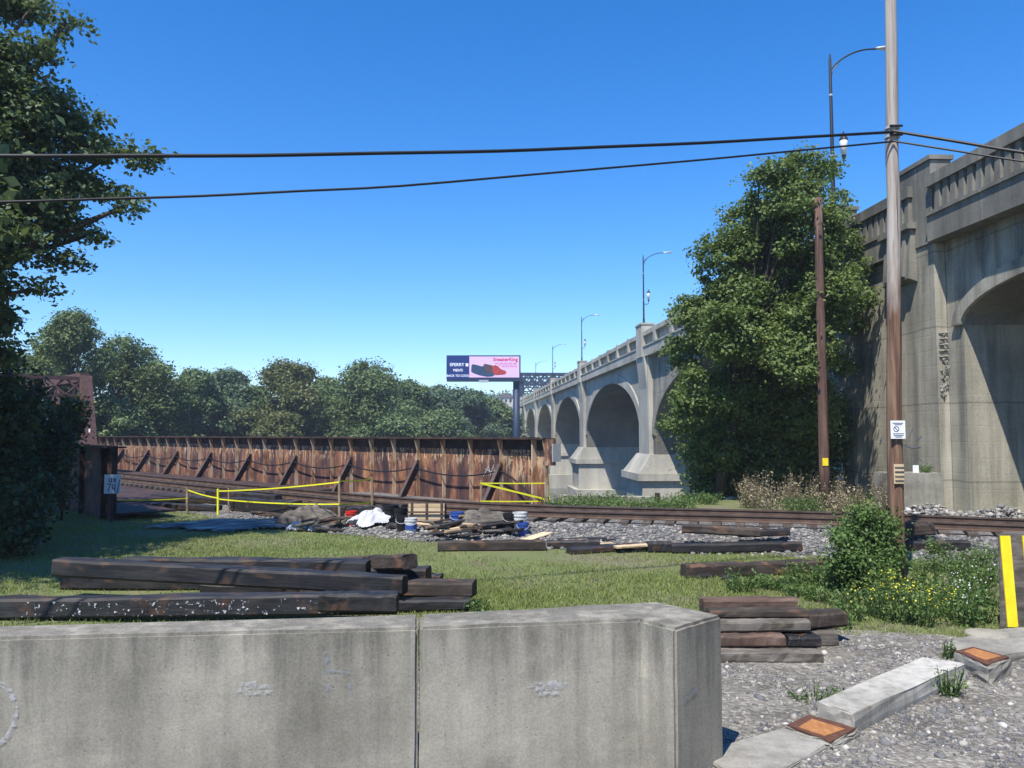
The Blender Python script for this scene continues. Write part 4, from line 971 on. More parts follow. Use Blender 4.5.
# crate of pale boards
cr0 = GG(407, 529); cr = thing('board_crate', 'pale wooden crate of boards with dark battens', 'crate', cr0)
W_ = .92; 
for i in range(6): MB().box(cr0.x + .0, cr0.x + W_, cr0.y + .25, cr0.y + .275, cr0.z + .02 + i * .1, cr0.z + .112 + i * .1).build('board', 'wood_pale', cr)
for i in range(3): x = cr0.x + .06 + i * .38; MB().box(x, x + .05, cr0.y + .215, cr0.y + .248, cr0.z, cr0.z + .66).build('batten', 'timber_red', cr)
for z in (.15, .38): MB().box(cr0.x - .01, cr0.x + W_ + .01, cr0.y + .19, cr0.y + .214, cr0.z + z, cr0.z + z + .035).build('batten', 'timber_red', cr)
MB().box(cr0.x, cr0.x + W_, cr0.y + .277, cr0.y + .9, cr0.z, cr0.z + .58).build('load', 'timber_brown', cr)
def board(label, px, L, ang, m, w_=.16, th=.03, tilt=0.0, z=0.0, name='board'):
    p = GG(*px); a = math.radians(ang); d = Vector((math.cos(a) * math.cos(tilt), math.sin(a) * math.cos(tilt), math.sin(tilt))) * L / 2
    c = p + Vector((0, 0, z + abs(d.z)))
    return timber(name, label, c - d, c + d, w_, th, m, 'scrap boards in the heap beside the crate', 'board')
board('pale orange plank leaning at the edge of the ballast', (538, 541), 1.1, 50, 'wood_pale', .28, .03, .1)
board('pale board lying across the slanting black timber', (637, 553), .9, 15, 'wood_pale', .2, .05, .03, .1)
rs = random.Random(3); heap = []
kinds = [('timber_grey', 'grey'), ('timber_brown', 'brown'), ('timber_black', 'black'), ('wood_pale', 'pale'), ('timber_red', 'reddish'), ('wood_stake', 'tan')]
for i in range(44):
    x = rs.uniform(430, 512); y = rs.uniform(528, 542) if x < 470 else rs.uniform(522, 536)
    k = rs.choices(kinds, [5, 4, 4, 2, 2, 3])[0]
    o = board('%s scrap board in the low heap between the crate and the black bucket' % k[1], (x, y), rs.uniform(.4, 1.5), rs.uniform(-40, 40), k[0], rs.uniform(.06, .2), rs.uniform(.025, .07), rs.uniform(-.12, .2), rs.uniform(0, .16), 'scrap_board')
    o['group'] = k[1] + ' scrap boards in the heap'
for i in range(18):
    x = rs.uniform(278, 345); y = rs.uniform(522, 534); k = rs.choice(kinds[:3])
    o = board('%s scrap piece in the rubbish heap beside the blue tarp' % k[1], (x, y), rs.uniform(.3, 1.1), rs.uniform(-50, 50), k[0], rs.uniform(.08, .25), rs.uniform(.03, .1), rs.uniform(-.1, .25), rs.uniform(0, .12), 'scrap_board'); o['group'] = k[1] + ' scraps by the tarp'
for i in range(9):
    x = rs.uniform(560, 650); y = rs.uniform(540, 547); k = rs.choice(kinds[2:])
    o = board('%s splintered board beside the slanting black timber' % k[1], (x, y), rs.uniform(.4, 1.2), rs.uniform(-25, 25), k[0], rs.uniform(.06, .16), .03, rs.uniform(-.02, .08), 0, 'scrap_board'); o['group'] = k[1] + ' splinters by the slanting timber'
# crumpled cloth and tarps
def crumple(name, label, cat, px, rx, ry, hz_, m, n=26, seed=1, peak=1.0, lay=0.02, lumps=0):
    r = np.random.default_rng(seed); p = GG(*px); g_ = np.linspace(-1, 1, n); U, W2 = np.meshgrid(g_, g_)
    R = np.sqrt(U ** 2 + W2 ** 2); ph = r.uniform(0, 6, 8)
    z = hz_ * np.clip(1 - R ** 2, 0, 1) ** peak
    if lumps:
        z = 0 * R
        for _ in range(lumps): cu, cv = r.uniform(-.7, .7), r.uniform(-.5, .5); z = np.maximum(z, hz_ * r.uniform(.45, 1.2) * np.exp(-((U - cu) ** 2 + (W2 - cv) ** 2) / r.uniform(.05, .22)))
    for i in range(8):
        a = r.uniform(0, 6.28); f_ = r.uniform(3, 12); z = z + hz_ * .16 * np.abs(np.sin((U * math.cos(a) + W2 * math.sin(a)) * f_ + ph[i])) * np.clip(1.15 - R, 0, 1)
    ed = 1 + .15 * np.sin(5 * np.arctan2(W2, U) + ph[0]) + .1 * np.sin(9 * np.arctan2(W2, U) + ph[1])
    X_ = p.x + U * rx * ed; Y_ = p.y + W2 * ry * ed
    keep = R < 1.02
    zz = np.array([surf(a, b) for a, b in zip(X_.ravel(), Y_.ravel())]).reshape(n, n) + lay + z * keep
    V = np.stack([X_.ravel(), Y_.ravel(), zz.ravel()], 1); ii = np.arange(n * n).reshape(n, n)
    ok = (keep[:-1, :-1] & keep[1:, :-1] & keep[:-1, 1:] & keep[1:, 1:]).ravel()
    F = np.stack([ii[:-1, :-1].ravel(), ii[:-1, 1:].ravel(), ii[1:, 1:].ravel(), ii[1:, :-1].ravel()], 1)[ok]
    o = fast(name, V, F, m, smooth=False, origin=tuple(p)); return tag(o, label, cat)
crumple('cloth_heap', 'heap of crumpled white cloth beside the red bucket', 'cloth', (373, 526), .55, .36, .24, 'white_cloth', 40, 21, .9, lumps=12)
crumple('ground_tarp', 'blue grey tarp spread flat on the shaded ground', 'tarp', (238, 527), 2.0, 1.1, .10, 'tarp_blue', 34, 6, .4)
crumple('cloth_scrap', 'white cloth scraps in the rubbish beside the tarp', 'cloth', (297, 531), .28, .16, .12, 'white_cloth', 18, 8, .8)
crumple('cloth_scrap', 'small white scrap by a black block in the rubbish', 'cloth', (312, 532), .13, .10, .09, 'white_cloth', 14, 9, .8)
crumple('rubble_sheet', 'grey brown sheet crumpled over the rubbish beside the tarp', 'sheet', (308, 525), .9, .4, .30, 'timber_grey', 30, 12, .7, lumps=6)
crumple('rubble_sheet', 'grey paper sheets crumpled over the scrap boards', 'sheet', (485, 526), 1.0, .45, .22, 'timber_grey', 30, 14, .7, lumps=6)
# bits on the grass
for i, (x, y, s_, m, lab) in enumerate(((702, 578, .13, 'timber_black', 'small black lump on the grass below the brown tie'), (729, 581, .12, 'timber_black', 'dark lump on the grass left of the bush'), (395, 528, .2, 'timber_black', 'black block tilted on the grass by the drum'), (330, 529, .2, 'timber_black', 'black block at the end of the rubbish heap'))):
    p = GG(x, y); r = random.Random(i); mb = MB(); bmx = bmesh.new(); bmesh.ops.create_icosphere(bmx, subdivisions=2, radius=s_)
    for v_ in bmx.verts: v_.co = Vector((v_.co.x * 1.3, v_.co.y, max(-.03, v_.co.z * .6))) * (1 + r.uniform(-.2, .2))
    mb.add([p + v_.co + Vector((0, 0, .02)) for v_ in bmx.verts], [[v_.index for v_ in f.verts] for f in bmx.faces]); bmx.free(); tag(mb.build('debris_lump', m), lab, 'debris')
# stakes and tape
def stake(label, px, top, w_=.07, m='wood_stake'):
    p = GG(*px); t = P(px[0] + (top[0] - px[0]), top[1], p.y)
    timber('wooden_stake', label, p - Vector((0, .03, .1)), t - Vector((0, .03, 0)), w_, w_, m, 'wooden stakes holding yellow tape', 'stake'); return p, t
s_a = stake('tall wooden stake carrying yellow tape beside the red bucket', (338, 525), (338, 477))
s_b = stake('short wooden stake by the track wound with yellow tape', (371, 511), (371, 477))
s_c = stake('dim stake in the shade near the dark girder', (186, 514), (186, 488))
s_d = stake('wooden stake in front of the girder end wound with tape', (480, 508), (480, 480))
s_e = stake('pale stake wrapped in yellow tape at the end of the girder', (549, 507), (546, 455), .05, 'yellow_tape')
s_f = stake('stake wound with yellow tape in the middle of the track bank', (217, 515), (217, 489), .06, 'yellow_tape')
s_g = stake('thin stake with a yellow ribbon behind the tape line', (228, 513), (228, 488), .05)
def tape(label, a, b, sag=.05, wd=.036):
    pts = [a.lerp(b, i / 10) - Vector((0, 0, sag * 4 * (i / 10) * (1 - i / 10))) for i in range(11)]
    d = (b - a).normalized(); sd2 = Vector((d.y, -d.x, 0)).normalized() * .002; mb = MB(); V = []
    for i, p in enumerate(pts):
        h = Vector((0, 0, wd / 2)); V += [p - h - sd2, p + h - sd2, p + h + sd2, p - h + sd2]
    F = []
    for i in range(10):
        for k in range(4): k2 = (k + 1) % 4; F.append((4 * i + k, 4 * i + k2, 4 * i + 4 + k2, 4 * i + 4 + k))
    F += [(0, 3, 2, 1), (40, 41, 42, 43)]
    return tag(mb.add(V, F).build('barrier_tape', 'yellow_tape'), label, 'tape', 'yellow barrier tapes')
def sk(s_, y): return P(512 + (s_[0].x / s_[0].y) * FPX, y, s_[0].y) + Vector((0, -.05, 0))
tape('upper yellow tape from the shaded stakes to the tall stake', sk(s_f, 491), sk(s_a, 482), .04)
tape('upper yellow tape between the tall stake and the short stake by the track', sk(s_a, 481), sk(s_b, 479), .02)
tape('lower yellow tape from the shaded stakes to the tall stake', sk(s_f, 499), sk(s_a, 504), .05)
tape('lower yellow tape between the tall stake and the short stake by the track', sk(s_a, 504), sk(s_b, 502), .02)
tape('dim yellow tape stretching through the shade towards the dark girder', sk(s_c, 498), P(118, 500, 24), .03, .03)
tape('yellow tape joining the dim stake and the tape wound stake', sk(s_c, 490), sk(s_f, 498), .03)
tape('top level yellow tape in front of the girder end', sk(s_d, 483), sk(s_e, 483), .01)
tape('slanting yellow tape in front of the girder end', sk(s_d, 483), sk(s_e, 500), .0, .055)
tape('low yellow tape in front of the girder end', sk(s_d, 501), sk(s_e, 501), .01)
tape('yellow tape hanging from the short stake by the track', sk(s_b, 500), sk(s_b, 509) + Vector((.02, 0, 0)), 0, .04)
# white board sign fixed on the dark girder's end
sg0 = P(112.5, 484, 22.98)
sg = thing('painted_sign', 'small white board with blue scrawl on a post at the end of the dark girder', 'sign', sg0)
SX = Vector((.96, .28, 0)); SN = Vector((.28, -.96, 0))
MB().frame_box(sg0, SX * .215, SN * .012, (0, 0, .27)).build('board', 'white_paint', sg)
MB().bar(sg0 - SN * .03 - Vector((0, 0, 1.3)), sg0 - SN * .03 + Vector((0, 0, .2)), .05, .04).build('post', 'rust_dark', sg)
xr = SX * .85
def sgp(u, v): return sg0 + xr * u + Vector((0, 0, v)) + SN * .014
mb = MB()
for pts in ([(-.10, .16), (-.10, .06), (-.03, .06), (-.03, .16)], [(.03, .16), (.10, .06)], [(.10, .16), (.03, .06)], [(-.16, .0), (-.05, .0), (-.12, -.2)], [(.0, -.02), (.0, -.14), (.08, -.14)], [(.08, -.0), (.08, -.22)], [(.22, .12), (.15, -.26)]):
    stroke(mb, [sgp(u, v) for u, v in pts], .025, SN, .002)
mb.build('scrawl', 'print_dark', sg)
# concrete box and low wall near the land pier
cbx = onface(906, 505, -.9)
o = MB().box(cbx.x - .75, cbx.x + .95, cbx.y - .45, cbx.y + .5, -.1, 1.35).build('concrete_box', 'concrete_old', bevel=.03, segs=2); tag(o, 'low dark concrete box standing against the foot of the viaduct pier', 'concrete box')
MB().box(cbx.x + .10, cbx.x + .28, cbx.y - .30, cbx.y - .28, 1.352, 1.58).build('notice', 'white_paint', o)
a = GG(571, 513); b = GG(667, 514); a.z = b.z = 0
tag(MB().bar(a + Vector((0, 5.2, .12)), b + Vector((.4, 4.6, .12)), .3, .62).build('low_wall', 'concrete_old', bevel=.02), 'low concrete retaining wall beyond the track below the arches', 'wall')
p = b + Vector((.55, 4.5, 0)); tag(MB().box(p.x - .08, p.x + .08, p.y - .08, p.y + .08, -.2, .55).build('marker_post', 'timber_black', bevel=.01), 'short black post at the end of the low wall', 'post')
# ------------------------------------------------------------------ leaves
def leaf_quads(C, size, bias, r, asp=.62, var=.4):
    n = len(C); nr = r.normal(size=(n, 3)) + bias; nr /= np.linalg.norm(nr, axis=1)[:, None]
    a = r.normal(size=(n, 3)); a -= nr * (a * nr).sum(1)[:, None]; a /= np.linalg.norm(a, axis=1)[:, None]; b = np.cross(nr, a)
    s_ = size * (1 + var * r.uniform(-1, 1, n))[:, None]; L = a * s_ * .5; W2 = b * s_ * .5 * asp
    fold = nr * s_ * .08
    V = np.stack([C - L, C + W2 + fold, C + L, C - W2 + fold], 1).reshape(-1, 3)
    F = np.arange(4 * n).reshape(n, 4); rn = np.repeat(r.uniform(0, 1, n), 4); return V, F, rn
def lobe_points(lobes, nclump, per, cr, seed, shell=.6, flat=.7):
    r = np.random.default_rng(seed); C = np.array([l[0] for l in lobes], float); R = np.array([l[1] for l in lobes], float)
    wt = (R.prod(1)) ** (2 / 3); wt /= wt.sum(); k = r.choice(len(lobes), nclump, p=wt)
    d = r.normal(size=(nclump, 3)); d /= np.linalg.norm(d, axis=1)[:, None]
    rad = (shell + (1 - shell) * r.uniform(0, 1, nclump) ** .7)[:, None] * (1 + .06 * r.normal(size=(nclump, 1)))
    cc = C[k] + d * R[k] * rad
    cs = cr * r.uniform(.5, 1.5, nclump)
    pts = np.repeat(cc, per, 0) + r.normal(size=(nclump * per, 3)) * np.repeat(cs, per)[:, None] * np.array([1, 1, flat])
    out = np.repeat(d, per, 0); crn = np.repeat(r.uniform(-.25, .25, nclump), per)
    return pts, out, crn, r
def crown(name, lobes, nclump, per, cr, leaf, m, parent, seed, shell=.6, flat=.7, zmin=None, asp=.62, upb=1.0, outb=.8):
    pts, out, crn, r = lobe_points(lobes, nclump, per, cr, seed, shell, flat)
    if zmin is not None: k = pts[:, 2] > zmin; pts = pts[k]; out = out[k]; crn = crn[k]
    V, F, rn = leaf_quads(pts, leaf, out * outb + np.array([0, 0, upb]), r, asp)
    return fast(name, V, F, m, parent, np.clip(rn * .7 + .15 + np.repeat(crn, 4), 0, 1))
def limbs(name, base, tops, r0, parent, m='bark', seed=0, fork=.35):
    r = random.Random(seed); mb = MB(); base = Vector(base); cx = sum((Vector(t) for t in tops), Vector()) / len(tops)
    f = base.lerp(Vector((cx.x, cx.y, cx.z)), fork * 1.6)
    tr_ = [base - Vector((0, 0, .4)), base.lerp(f, .4) + Vector((r.uniform(-.1, .1), r.uniform(-.1, .1), 0)), f]
    mb.tube(tr_, [r0 * 1.15, r0 * .85, r0 * .6], 10)
    for t in tops:
        t = Vector(t); a = base.lerp(f, r.uniform(.75, 1.0)); mid = a.lerp(t, .5) + Vector((r.uniform(-.1, .1), r.uniform(-.1, .1), .12)) * (t - a).length * .8
        mb.tube([Vector(p) for p in crom([tuple(a), tuple(mid), tuple(t)], 4)], [r0 * .42 * (1 - .85 * i / 8) + .008 for i in range(9)], 6)
    return mb.build(name, m, parent, smooth=True)

# ------------------------------------------------------------------ big maple at the left
tb_ = Vector((-15.2, 15.5, 0)); t = thing('maple_tree', 'big shady broadleaf tree with long drooping branches overhanging the dark girder', 'tree', tb_)
ends = [(66, 22, 16.5), (55, 62, 16), (30, 10, 16), (150, 160, 17), (118, 150, 17.5), (100, 130, 17), (128, 205, 17), (105, 190, 17.5), (90, 235, 17), (62, 262, 16.5), (40, 240, 16), (48, 215, 16.5), (30, 290, 16), (18, 330, 16.5), (38, 180, 16.5), (20, 150, 16), (25, 100, 16), (15, 60, 16), (70, 170, 17), (60, 140, 16.5), (12, 260, 16), (8, 200, 16), (18, 360, 17), (10, 310, 17), (78, 205, 16.6), (-40, 40, 16), (-60, 140, 15), (-60, 250, 15), (-40, 330, 16)]
lob = []; tops = []
rr = random.Random(5)
for x, y, Y in ends:
    e = P(x, y, Y); s_ = Vector((-15.0, 15.5, e.z + 1.2 + .6 * rr.random())); tops.append(e)
    for f_, rad in ((1.0, .30), (.93, .45), (.82, .62), (.68, .75), (.52, .9)):
        q = s_.lerp(e, f_) + Vector((rr.uniform(-.2, .2), rr.uniform(-.35, .35), (1 - f_) * .5 + rr.uniform(-.1, .1)))
        if q.x / q.y < -.36: lob.append((tuple(q), (rad, rad * 1.1, rad * .62)))
crown('crown', lob, 4600, 26, .14, .118, 'leaf_maple', t, 11, .1, .6)
shade = [((-12.5, 11.5, 7.5), (2.6, 2.6, 1.6)), ((-14, 9.5, 9), (3, 2.5, 2)), ((-16, 14, 12), (4, 4.5, 3.5)), ((-17, 17, 8), (4, 4, 4)), ((-13.6, 13.2, 6.2), (1.9, 2.1, 1.3)), ((-12.3, 12.6, 5.0), (1.4, 1.6, .9)), ((-14.2, 18.5, 5.6), (1.8, 2.2, 1.6)), ((-14.5, 12, 10.5), (3, 3, 2)), ((-17, 21, 9), (3.4, 3, 3)), ((-14.6, 18.6, 7), (2.1, 2.2, 2)), ((-11.8, 16.6, 9.5), (1.6, 2.2, 1.6)), ((-20, 22, 8), (4, 4, 4)), ((-10.3, 14.2, 6.4), (1.0, 1.3, .8)), ((-11, 12.3, 6.2), (1.6, 1.6, .9)), ((-12.9, 17.3, 6), (1.2, 1.5, 1)), ((-9.2, 11.4, 6.6), (1.3, 1.3, .8))]
crown('crown', shade, 3300, 20, .34, .24, 'leaf_maple', t, 12, .2, .7)
limbs('trunk', tb_, tops[::2] + [Vector((-12.5, 11.5, 7.5)), Vector((-16, 14, 12))], .42, t, seed=3)
# dark understorey by the girder
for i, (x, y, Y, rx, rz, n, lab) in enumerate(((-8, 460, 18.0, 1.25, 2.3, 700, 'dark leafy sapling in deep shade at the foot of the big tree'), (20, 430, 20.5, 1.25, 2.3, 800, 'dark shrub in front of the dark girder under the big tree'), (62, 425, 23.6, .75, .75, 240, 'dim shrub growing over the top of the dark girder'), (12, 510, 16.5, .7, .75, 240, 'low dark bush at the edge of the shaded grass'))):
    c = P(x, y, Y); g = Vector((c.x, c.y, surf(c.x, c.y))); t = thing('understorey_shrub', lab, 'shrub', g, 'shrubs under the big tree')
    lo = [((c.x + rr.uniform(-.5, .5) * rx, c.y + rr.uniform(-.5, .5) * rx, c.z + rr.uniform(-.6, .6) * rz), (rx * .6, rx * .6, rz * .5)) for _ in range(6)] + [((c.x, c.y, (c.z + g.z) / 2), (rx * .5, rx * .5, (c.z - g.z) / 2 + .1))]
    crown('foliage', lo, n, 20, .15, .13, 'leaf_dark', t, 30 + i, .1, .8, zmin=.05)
    limbs('stems', g, [l[0] for l in lo[:4]], .05, t, seed=i)

# ------------------------------------------------------------------ vine covered tree by the viaduct
g = GG(752, 509); t = thing('vine_tree', 'tall bushy tree smothered in vines against the viaduct', 'tree', g)
YV = g.y + 3.6
vl = [(800, 182, 28), (775, 205, 38), (822, 172, 13), (835, 205, 16), (748, 232, 34), (805, 235, 40), (842, 245, 20), (722, 268, 32), (770, 285, 46), (826, 290, 38), (856, 270, 15), (862, 300, 14), (850, 322, 16), (705, 318, 30), (742, 335, 40), (800, 345, 44), (845, 362, 14), (683, 350, 20), (700, 390, 28), (676, 312, 8), (690, 415, 24), (740, 400, 46), (800, 405, 44), (712, 448, 30), (765, 455, 46), (815, 450, 30), (718, 485, 22), (760, 488, 36), (805, 488, 30), (668, 425, 9)]
lo = []
for x, y, r_ in vl:
    back = 2.0 if (y > 430 and x > 715) else (-1.3 if (y < 400 and r_ > 25) else 0)
    yy_ = YV + back + rr.uniform(-1.0, 1.0); c = P(x, y, yy_); R = r_ * yy_ / FPX * .8
    if c.x + R > 12.4: c.x -= 0
    lo.append((tuple(c), (R, R * 1.1, R * .9)))
    if back < 0 and x < 835:
        for _ in range(5):
            a = rr.uniform(0, 6.28); q = R * rr.uniform(.28, .48); lo.append(((min(c.x + R * 1.0 * math.cos(a), .40 * yy_), c.y - R * rr.uniform(.2, 1.1), c.z + R * .95 * math.sin(a)), (q, q, q * .7)))
crown('crown', lo, 3000, 40, .17, .13, 'leaf_vine', t, 21, .80, .6, zmin=g.z, outb=1.2, upb=1.2)
fill = []
for x, y, r_ in ((770, 380, 55), (740, 430, 45), (790, 440, 50), (825, 420, 28), (720, 470, 32), (765, 480, 40), (808, 480, 34), (745, 500, 22), (790, 502, 22), (700, 450, 20), (775, 235, 38), (795, 300, 46), (745, 310, 40)):
    c = P(x, y, YV + 1.9); R = r_ * (YV + 1.9) / FPX; fill.append((tuple(c), (R, R * .8, R)))
crown('inner_foliage', fill, 1300, 30, .26, .19, 'leaf_vine', t, 23, .3, .8, zmin=g.z)
limbs('trunk', g + Vector((0, 4.2, 0)), [l[0] for l in lo[:22]], .2, t, seed=8, fork=.2)

# ------------------------------------------------------------------ trees beyond the river
def far_tree(label, x, ytop, ybase, wpx, Y, m, seed, name='broadleaf_tree', n=None):
    r = random.Random(seed); top = P(x, ytop, Y); gz = float(terrain(np.array([top.x]), np.array([Y]))[0]); g = Vector((top.x, Y, gz))
    t = thing(name, label, 'tree', g, 'trees beyond the river')
    R = wpx * .62 * Y / FPX; H = top.z - gz; lo = []; k = 0
    for i in range(44):
        f_ = 1 - .88 * r.uniform(0, 1) ** 1.25; prof = max(0, 1 - max(0, (f_ - .5) / .52) ** 2.6) ** .5
        a = r.uniform(0, 6.28); d = R * prof * r.uniform(.15, .85); q = R * r.uniform(.20, .36)
        lo.append(((g.x + d * math.cos(a), g.y + d * math.sin(a), gz + H * f_ - q * .55), (q, q, q * r.uniform(.6, .9))))
    lf = max(.26, Y * .0036)
    crown('crown', lo, n or int(1100 + 20 * wpx), 16, R * .05 + .1, lf, m, t, seed, .72, .7, outb=1.2)
    limbs('trunk', g, [l[0] for l in lo[:8]], .02 * H + .1, t, seed=seed, fork=.25)
far_tree('tall dark tree rising behind the brown railway truss', 72, 311, 440, 78, 72, 'leaf_far_dark', 41)
far_tree('dark round topped tree just right of the railway truss', 132, 340, 440, 92, 80, 'leaf_far_dark', 42)
far_tree('yellowish low tree in front of the dark round topped tree', 120, 402, 440, 60, 74, 'leaf_far_mid', 43)
far_tree('mid height tree with a pale feathery top beyond the girder', 192, 371, 440, 52, 95, 'leaf_far_mid', 44)
far_tree('bluish narrow tree next to the feathery topped one', 230, 372, 440, 52, 105, 'leaf_far_blue', 45)
far_tree('olive coloured bushy tree left of the big dark round tree', 284, 364, 440, 84, 100, 'leaf_far_olive', 46)
far_tree('small yellow green tree under the olive bushy tree', 280, 415, 440, 52, 92, 'leaf_far_olive', 47)
far_tree('big dark round tree in the middle of the far bank', 366, 363, 440, 98, 104, 'leaf_far_dark', 48)
far_tree('bluish green tree right of the big dark round tree', 428, 388, 440, 62, 130, 'leaf_far_blue', 49)
far_tree('grey green tree below the billboard', 466, 391, 440, 66, 142, 'leaf_far_blue', 50)
far_tree('low bushy tree left of the billboard post', 497, 402, 440, 44, 150, 'leaf_far_mid', 51)
far_tree('low pale willow like tree below the grey green one', 440, 412, 440, 64, 118, 'leaf_far_mid', 52)
far_tree('low dark tree filling the gap below the olive tree', 325, 400, 440, 60, 108, 'leaf_far_dark', 53)
far_tree('dark tree filling the gap beside the feathery topped tree', 172, 392, 440, 50, 90, 'leaf_far_dark', 54)
far_tree('dark tree behind the big shady tree and the railway truss', 22, 352, 440, 80, 68, 'leaf_far_dark', 55)
far_tree('low tree just above the girder beyond the bluish narrow tree', 245, 405, 440, 60, 98, 'leaf_far_blue', 56)
far_tree('green tree crowded behind the bluish ones', 400, 400, 440, 60, 120, 'leaf_far_mid', 57)
# wooded hill and houses
r = np.random.default_rng(77); n = 5200; X_ = r.uniform(-330, 120, n); Y_ = r.uniform(230, 620, n); Z_ = terrain(X_, Y_)
hgt = r.uniform(4, 11, n); pts = np.stack([X_, Y_, Z_ + hgt], 1); pts = np.repeat(pts, 9, 0) + r.normal(size=(n * 9, 3)) * np.array([2.2, 2.2, 2.0])
V, F, rn = leaf_quads(pts, 2.1, np.array([0, -.4, .9]), r)
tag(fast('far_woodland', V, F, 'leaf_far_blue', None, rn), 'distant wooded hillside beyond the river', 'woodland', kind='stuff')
for i, (x, y, Y, w_, lab) in enumerate(((500, 408, 330, 9, 'pale distant house on the hillside left of the billboard post'), (509, 417, 300, 7, 'small distant house beside the billboard post'), (506, 398, 400, 8, 'high distant house on the wooded hill'))):
    c = P(x, y, Y); gz = float(terrain(np.array([c.x]), np.array([Y]))[0]); h = thing('house', lab, 'house', (c.x, Y, gz), 'houses on the far hill')
    zt = c.z; wl_ = MB().box(c.x - w_ / 2, c.x + w_ / 2, Y - 4, Y + 4, gz - 1, zt).build('wall', 'house_wall', h)
    MB().prism([(c.x - w_ / 2 - .4, Y - 4.4, zt + .01), (c.x + w_ / 2 + .4, Y - 4.4, zt + .01), (c.x, Y - 4.4, zt + 2.6)], (0, 8.8, 0)).build('roof', 'house_roof', h)
    for k in range(3): MB().box(c.x - w_ * .35 + k * w_ * .28, c.x - w_ * .35 + k * w_ * .28 + 1.1, Y - 4.06, Y - 3.99, zt - 2.2, zt - .8).build('window', 'pane', h)

# ------------------------------------------------------------------ bush, weeds, brush
g = Vector((5.6, 13.1, 0)); t = thing('leafy_bush', 'dense bright green bush against the foot of the utility pole', 'bush', g)
lo = []
for x, y, r_ in ((866, 540, 24), (850, 560, 20), (885, 555, 20), (862, 520, 16), (845, 540, 14), (872, 575, 24), (888, 528, 12), (845, 580, 16), (880, 516, 6), (893, 548, 8), (850, 519, 6), (867, 512, 5), (838, 532, 7), (891, 524, 5), (834, 565, 8)):
    c = P(x, y, 13.0 + rr.uniform(-.3, .3)); R = r_ * 13 / FPX * .72; lo.append((tuple(c), (R, R * 1.2, R * .95)))
crown('foliage', lo, 620, 20, .10, .06, 'leaf_bush', t, 61, .45, .8, zmin=.01)
limbs('stems', g, [l[0] for l in lo], .03, t, seed=2)
def weed(label, p, h, spread, nst, leaf, m, seed, flower=None, nf=0, group='weeds', cat='weed', name='weed', dens=14):
    r = np.random.default_rng(seed); t = thing(name, label, cat, p, group); mb = MB(); C = []; FL = []
    for i in range(nst):
        a = r.uniform(0, 6.28); d = spread * r.uniform(0, 1) ** .6; hh = h * r.uniform(.5, 1.05)
        b_ = Vector((p.x + .5 * d * math.cos(a), p.y + .5 * d * math.sin(a), p.z - .02)); tp = Vector((p.x + d * math.cos(a), p.y + d * math.sin(a), p.z + hh)); md = b_.lerp(tp, .55) + Vector((0, 0, .08 * hh))
        mb.tube([b_, md, tp], [.006, .005, .002], 4, False)
        for k in range(dens):
            f_ = r.uniform(.1, 1.0); q = b_.lerp(tp, f_); C.append((q.x + r.normal() * leaf * .8, q.y + r.normal() * leaf * .8, max(p.z + .01, q.z + r.normal() * leaf * .5)))
        if nf and r.uniform() < .8:
            for k in range(nf): FL.append((tp.x + r.normal() * .04, tp.y + r.normal() * .04, tp.z + r.uniform(-.06, .05)))
    mb.build('stems', 'leaf_weed' if m != 'brush_dry' else m, t)
    V, F, rn = leaf_quads(np.array(C), leaf, np.array([0, 0, .9]), r, .5); fast('leaves', V, F, m, t, rn)
    if FL: V, F, rn = leaf_quads(np.array(FL), .024, np.array([0, -.6, .8]), r, .9, .3); fast('flowers', V, F, flower, t, rn)['kind'] = 'stuff'
    return t
sd_ = 100
wl_ = [(862, 612), (880, 618), (896, 622), (912, 618), (930, 612), (905, 605), (888, 603), (922, 625), (945, 618)]
for i, (x, y) in enumerate(wl_):
    sd_ += 1; weed('yellow flowering weed in the patch at the foot of the utility pole', GG(x, y), rr.uniform(.38, .55), .30, 26, .05, 'leaf_weed', sd_, 'flower_yellow', 2, 'yellow flowering weeds by the pole')
for i, (x, y) in enumerate([(950, 600), (965, 612), (978, 622), (985, 605), (970, 590), (990, 585), (960, 625)]):
    sd_ += 1; weed('white flowering weed beside the striped barrier', GG(x, y), rr.uniform(.4, .6), .30, 24, .055, 'leaf_bush', sd_, 'flower_white', 1, 'white flowering weeds by the striped barrier')
for i, (x, y) in enumerate([(930, 585), (945, 572), (920, 570), (960, 565), (980, 568), (940, 556), (910, 590), (965, 578), (925, 600), (990, 560)]):
    sd_ += 1; weed('low green weed on the grass right of the utility pole', GG(x, y), rr.uniform(.22, .38), .36, 22, .06, 'leaf_weed', sd_, None, 0, 'low weeds right of the pole')
for i, (x, y) in enumerate([(820, 600), (840, 606), (800, 596), (780, 590), (850, 620), (815, 585), (760, 588), (836, 590), (795, 583), (740, 592)]):
    sd_ += 1; weed('green weed between the brown tie and the weathered stack', GG(x, y), rr.uniform(.2, .42), .30, 22, .06, 'leaf_bush' if i % 2 else 'leaf_weed', sd_, None, 0, 'weeds between the ties')
weed('small green weed growing against the white kerb', G(948, 697), .30, .16, 20, .035, 'leaf_bush', 300, None, 0, None)
weed('sparse green weed in the gravel near the barrier', G(815, 703), .16, .28, 18, .035, 'leaf_weed', 301, None, 0, None)
weed('thin weed sprouting behind the end of the white kerb', G(948, 660), .24, .09, 12, .035, 'leaf_weed', 302, None, 0, None)
weed('tuft of weed at the end of the weathered stack of ties', G(835, 628), .15, .2, 16, .05, 'leaf_weed', 303, None, 0, None)
weed('weed growing on top of the low concrete box', Vector((cbx.x + .55, cbx.y - .1, 1.35)), .25, .25, 16, .06, 'leaf_weed', 304, None, 0, None)
